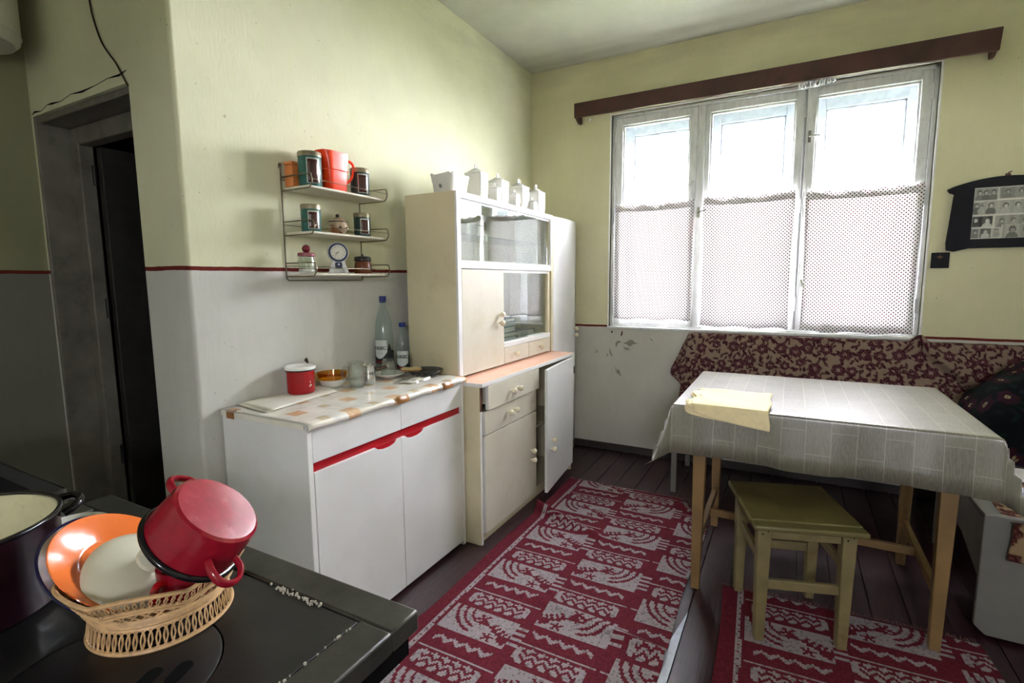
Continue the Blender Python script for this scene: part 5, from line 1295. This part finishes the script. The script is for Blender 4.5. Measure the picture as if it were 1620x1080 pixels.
obj('main_cloth', cloth_grid(BXa, 1.118, .60, 300, 105, back_cloth, .092, (BEIGE, DKMAR, MIDM, PALE)), 'floral', bc, solid=.002, angle=80)
def flap(u, v):
    z = .93-.33*v; w = .105*min(1, v*1.5) if v < .78 else .105*(1-(v-.78)/.22*.85)
    return (BXa-.004-w*u-.01*v, 3.668+.018*u+.006*math.sin(u*6+v*5), z-.04*u*v)
obj('side_flap', cloth_grid(0, .12, .33, 20, 50, flap, .092, (BEIGE, DKMAR, MIDM, PALE), 1, .3), 'floral', bc, solid=.002, angle=80)
sc2 = thing('seat_cover', (.95, 2.6, .453), 'maroon flowered cover lying on the right arm of the bench and over its end', 'cover')
def seat_cover(u, v):
    x = .722+.55*u; s = v*.85
    if s < .70: return (x+.004*math.sin(s*20), 3.02-s, .4545+.003*math.sin(u*9)*math.sin(s*14)+.0032)
    d = s-.70; q = min(d, .02)
    yk = 3.02-.70-.002; return (x+.01*d/.15, yk-.004-.02*min(1, d/.02)-.006*math.sin(u*17)*d/.15-.0005, .474-max(0, d-.0)*.95)
def seat_cover2(u, v):
    x = .722+.55*u; s = v*.83
    if s < .62: y_, z_ = 2.98-s, .4565
    elif s < .70: f = (s-.66)/.04; y_, z_ = 2.98-s, .4565+f*.0165
    elif s < .685: f = (s-.66)/.025; y_, z_ = 2.320-.012*f, .473-.006*f*f
    else: d = s-.685; y_, z_ = 2.307-.008*math.sin(u*17)*d/.15, .467-d
    return (x+.004*math.sin(s*20), y_, z_+.0012*math.sin(u*9))
obj('cloth', cloth_grid(0, .55, .87, 90, 140, seat_cover2, .115, (srgb(150, 128, 96), srgb(70, 34, 34), srgb(104, 66, 54), srgb(170, 150, 120)), 1, 1.7), 'floral', sc2, solid=.002, angle=80)
# dark flowered bundle
bd = thing('dark_bundle', (1.02, 3.30, .458), 'heap of dark cloth with small bright flowers on the right arm of the bench', 'cloth')
def bundle(u, v):
    a = 2*PI*u; p = v*PI/2
    rx_ = .25+.02*math.sin(3*a+1); ry_ = .29+.025*math.sin(2*a+2)
    x = 1.02+rx_*math.cos(a)*math.cos(p)**.7; y = 3.30+ry_*math.sin(a)*math.cos(p)**.7
    h = .34*math.sin(p)+.025*math.sin(a*4+p*6)*math.cos(p)+.018*math.sin(x*26+y*11)*math.sin(p)
    h *= 1+.35*max(0, min(1, (x-.8)/.35))
    return (min(x, 1.288), min(y, 3.60), .4605+max(0, h))
nu_, nv_ = 190, 100
mb = MB().grid(nu_, nv_, bundle); P_ = np.array(mb.v)
Cb = flowers(P_[:, 0]*1.0+P_[:, 2]*.6, P_[:, 1]+P_[:, 2]*.5, .105, srgb(12, 16, 18), srgb(52, 16, 22), srgb(26, 26, 44), srgb(150, 140, 104), .75, srgb(14, 30, 24))
sp1 = flowers(P_[:, 0]+P_[:, 2]*.7+.03, P_[:, 1]-P_[:, 2]*.4, .07, (0, 0, 0, 1), srgb(160, 140, 110), srgb(150, 40, 40), srgb(190, 180, 150), .35, (0, 0, 0, 1))
m_ = (sp1.sum(1) > .05) & (hash2(np.floor(P_[:, 0]*22), np.floor(P_[:, 1]*22), 3) > .55); Cb[m_] = sp1[m_]
mb.col = np.concatenate([Cb, np.ones((len(Cb), 1))], 1)
obj('cloth', mb, 'dark_floral', bd, angle=80)
# newspapers
def paper_thing(name, c, w, l, rot, z, label, pic=None, cat='newspaper'):
    t = thing(name, (c[0], c[1], z), label, cat); Mx = T((c[0], c[1], z)) @ Matrix.Rotation(R(rot), 4, 'Z')
    obj('sheets', MB().box(-w/2, w/2, -l/2, l/2, 0, .004, Mx), 'news', t, bev=.001)
    for k in range(3):
        for r_ in range(9):
            if pic and k < 2 and r_ < 5: continue
            a = -w/2+.012+k*(w-.02)/3; y_ = l/2-.02-r_*(l-.03)/9
            obj('print_line', MB().box(a, a+(w-.02)/3-.012, y_-.004, y_, .0041, .0044, Mx), 'news_ink', t, smooth=False)
    if pic: obj('picture', MB().prism([(-w/2+.01, l/2-.02), (-w/2+.06, l/2-.01), (w/2-.06, l/2-.03), (w/2-.04, 0), (.0, -.03), (-w/2+.02, .0)], 'z', 0.0042, .0047), 'book_dark', t); t.children[-1].data.transform(Mx if False else Matrix.Identity(4))
    return t, Mx
t1, _ = paper_thing('newspaper', (1.06, 2.885), .34, .19, -4, .4610, 'open newspaper with columns of grey print beside the dark cloth heap')
t2 = thing('magazine', (.97, 2.585, .4610), 'pale blue magazine with a dark picture on the end of the bench', 'magazine')
Mx = T((.97, 2.585, .4610)) @ Matrix.Rotation(R(-6), 4, 'Z')
obj('sheets', MB().box(-.15, .15, -.11, .11, 0, .006, Mx), 'pale_board', t2, bev=.001)
pm = MB().prism([(-.13, .04), (-.10, .075), (-.02, .06), (.03, .085), (.06, .03), (.04, -.05), (-.02, -.02), (-.09, -.06), (-.12, -.02)], 'z', .0061, .0065); pm.v = [tuple(Mx @ Vector(v)) for v in pm.v]
obj('picture', pm, 'book_dark', t2, smooth=False)
# ------------------------------------------------------------------ woven runners
def rug_pattern(nx, ny):
    A = np.ones((ny, nx), bool)
    pitch, per = 44, 50
    jj, ii = np.mgrid[0:per, 0:pitch].astype(float)
    tri = lambda t, p: np.abs(((t/p) % 1)*2-1)*2-1
    D = np.ones((per, pitch), bool)
    panel = (jj < 20) & (ii < 38); D[panel] = False
    q = (jj < 20) & (ii >= 38); D[q & ((jj % 4) < 2) & (jj > 1)] = False
    for k in range(3):
        e = np.hypot((ii-20)/(17.5-4.2*k), (jj-19)/(16.5-3.9*k)); D[panel & (np.abs(e-1) < .05+.014*k) & (ii < 17) & (jj > 1)] = True
    def leaf(cx, cy, r_, rot):
        th = np.arctan2(jj-cy, ii-cx)+rot; rr = np.hypot(ii-cx, jj-cy); D[panel & (rr < r_*(.62+.38*np.cos(5*th)))] = True
    leaf(19, 14, 4.6, .4); leaf(27, 3.6, 3.4, 1.0)
    for t in np.linspace(0, 1, 60):
        cx, cy = 16+20*t, 10.8-3.0*t+1.6*math.sin(t*5)
        D[panel & (np.hypot(ii-cx, jj-cy) < .75)] = True
    for k, t in enumerate((.45, .58, .7, .82, .95)):
        cx, cy = 16+20*t, 10.8-3*t+1.6*math.sin(t*5)
        for s in (1, -1): D[panel & ((np.abs(ii-cx-1.2-(jj-cy)*s*.5) < .9) & ((jj-cy)*s > 0) & ((jj-cy)*s < 3.2))] = True
    for k in range(3): D[panel & (np.hypot(ii-32-k*1.7, jj-4.5+k*1.2) < 1.1)] = True
    blob = (jj > 23.2+1.1*tri(ii, 6)) & (jj < 32.4+1.1*tri(ii, 6)) & (ii > 2) & (ii < 38) & (np.abs(ii-20)+np.abs(jj-28)*.8 < 19.5)
    D[blob] = False
    for c in (26, 29.8): D[blob & (np.abs(jj-c-1.1*tri(ii+2, 6)) < .95) & (ii > 5) & (ii < 35)] = True
    D[(jj == 35) & (ii < 42)] = False
    D[(np.abs(jj-43-1.6*tri(ii, 7)) < 1.3) & (ii > 3) & (ii < 36)] = False
    for c in range(int(nx/pitch)+1):
        x0 = 12+c*pitch
        T_ = D if c % 2 == 0 else D[:, ::-1]
        if c % 2: T_ = np.concatenate([T_[:, 6:], T_[:, :6]], 1)
        for j in range(ny):
            row = T_[(j+(27 if c % 2 else 0)) % per]
            w = min(pitch, nx-x0)
            if w > 0: A[j, x0:x0+w] = row[:w]
    j_ = np.arange(ny)
    A[:, 8] = False; A[:, 9] = (j_ % 5) < 1; A[:, 10] = (j_ % 50) < 30
    return A
def rug(label, x0, y0, x1, y1, rot, hfun, holes=None, phase=0):
    cs = .0075; nx, ny = int((x1-x0)/cs), int((y1-y0)/cs)
    A = np.roll(rug_pattern(nx, ny), phase, 0)
    ca, sa = math.cos(R(rot)), math.sin(R(rot)); cx, cy = (x0+x1)/2, (y0+y1)/2
    mb = MB()
    for j in range(ny+1):
        for i in range(nx+1):
            lx_, ly_ = x0+i*cs-cx, y0+j*cs-cy
            wob = .006*math.sin(j*.05+1)*(i == 0 or i == nx)
            x, y = cx+lx_*ca-ly_*sa+wob, cy+lx_*sa+ly_*ca
            h, ox, oy = hfun(x, y); mb.v.append((x+ox, y+oy, .0052+h))
    mb.f = [(j*(nx+1)+i, j*(nx+1)+i+1, (j+1)*(nx+1)+i+1, (j+1)*(nx+1)+i) for j in range(ny) for i in range(nx)]
    t = thing('woven_rug', (cx, cy, .001), label, 'rug')
    o = obj('weave', mb, 'rug', t, smooth=True, angle=80)
    dk, lt_ = np.array(srgb(104, 36, 48)[:3]), np.array(srgb(158, 148, 152)[:3])
    n = nx*ny; r_ = rng.random((n, 1)); C_ = np.where(A.reshape(-1, 1), dk*(.8+.4*r_), lt_*np.where(r_ > .86, .62, .88+.2*r_))
    me = o.data; ca_ = me.color_attributes.new('Col', 'FLOAT_COLOR', 'CORNER')
    full = np.repeat(np.concatenate([C_, np.ones((n, 1))], 1), 4, 0).astype(np.float32); ca_.data.foreach_set('color', full.ravel())
    md = o.modifiers.new('solid', 'SOLIDIFY'); md.thickness = .0035; md.offset = -1
    fr_ = MB()
    for k in range(int((x1-x0)/.009)):
        lx_ = x0+k*.009+random.uniform(-.002, .002)-cx
        for ly_, s in ((y1-cy, 1), (y0-cy, -1)):
            x, y = cx+lx_*ca-ly_*sa, cy+lx_*sa+ly_*ca; l = random.uniform(.012, .026); dx = random.uniform(-.008, .008)
            h = hfun(x, y)[0]
            fr_.tube([(x, y-s*.004, .004+h), (x+dx*.5, y+s*l*.5, .005+h*.8), (x+dx, y+s*l, .002+h*.6)], .0013, 4)
    f_ = obj('fringe', fr_, 'rug_fringe', t); f_['kind'] = 'stuff'
    return t
M['rug_fringe'] = simple('pink_fringe_yarn', srgb(158, 104, 110), .9)
def seg_ridge(x, y, ax, ay, bx_, by_, w, h0, h1):
    dx, dy = bx_-ax, by_-ay; L2 = dx*dx+dy*dy; t = ((x-ax)*dx+(y-ay)*dy)/L2; tc = min(max(t, 0), 1)
    d2 = (x-ax-dx*tc)**2+(y-ay-dy*tc)**2
    return (h0+(h1-h0)*tc)*math.exp(-d2/(w*w))
def h1f(x, y):
    h = seg_ridge(x, y, -1.25, 2.545, -.82, 2.375, .032, .062, .020)
    h += seg_ridge(x, y, -.98, 1.80, -.32, 1.685, .030, .004, .026)+seg_ridge(x, y, -.84, 2.375, -.60, 2.36, .03, .008, .003)
    h += .040*math.exp(-((x+.425)/.055)**2-((y-2.96)/.05)**2)+.006*math.exp(-((x+.45)/.15)**2-((y-2.2)/.2)**2)
    k = .10*math.exp(-((x+.36)/.10)**2-((y-3.02)/.10)**2)
    return h+.0008*math.sin(x*22)*math.sin(y*17), -k*.8, -k
rug('long maroon and grey woven runner along the cabinets, rucked into a fold', -1.215, .62, -.318, 3.052, 0, h1f, phase=11)
rug('maroon and grey woven runner under the stool and table', -.155, .95, .70, 2.262, 3.0, lambda x, y: (.0005*math.sin(x*20)*math.sin(y*15), 0, 0), phase=30)
solo('pale_underlay', MB().prism([(-.2895, 1.99), (-.2895, 1.20), (-.348, 1.20), (-.352, 1.55), (-.318, 1.80)], 'z', .0004, .0014), 'pale_board', 'pale strip of sheeting poking out from under the long runner', 'sheet', base=(-.3, 1.6, .0004))
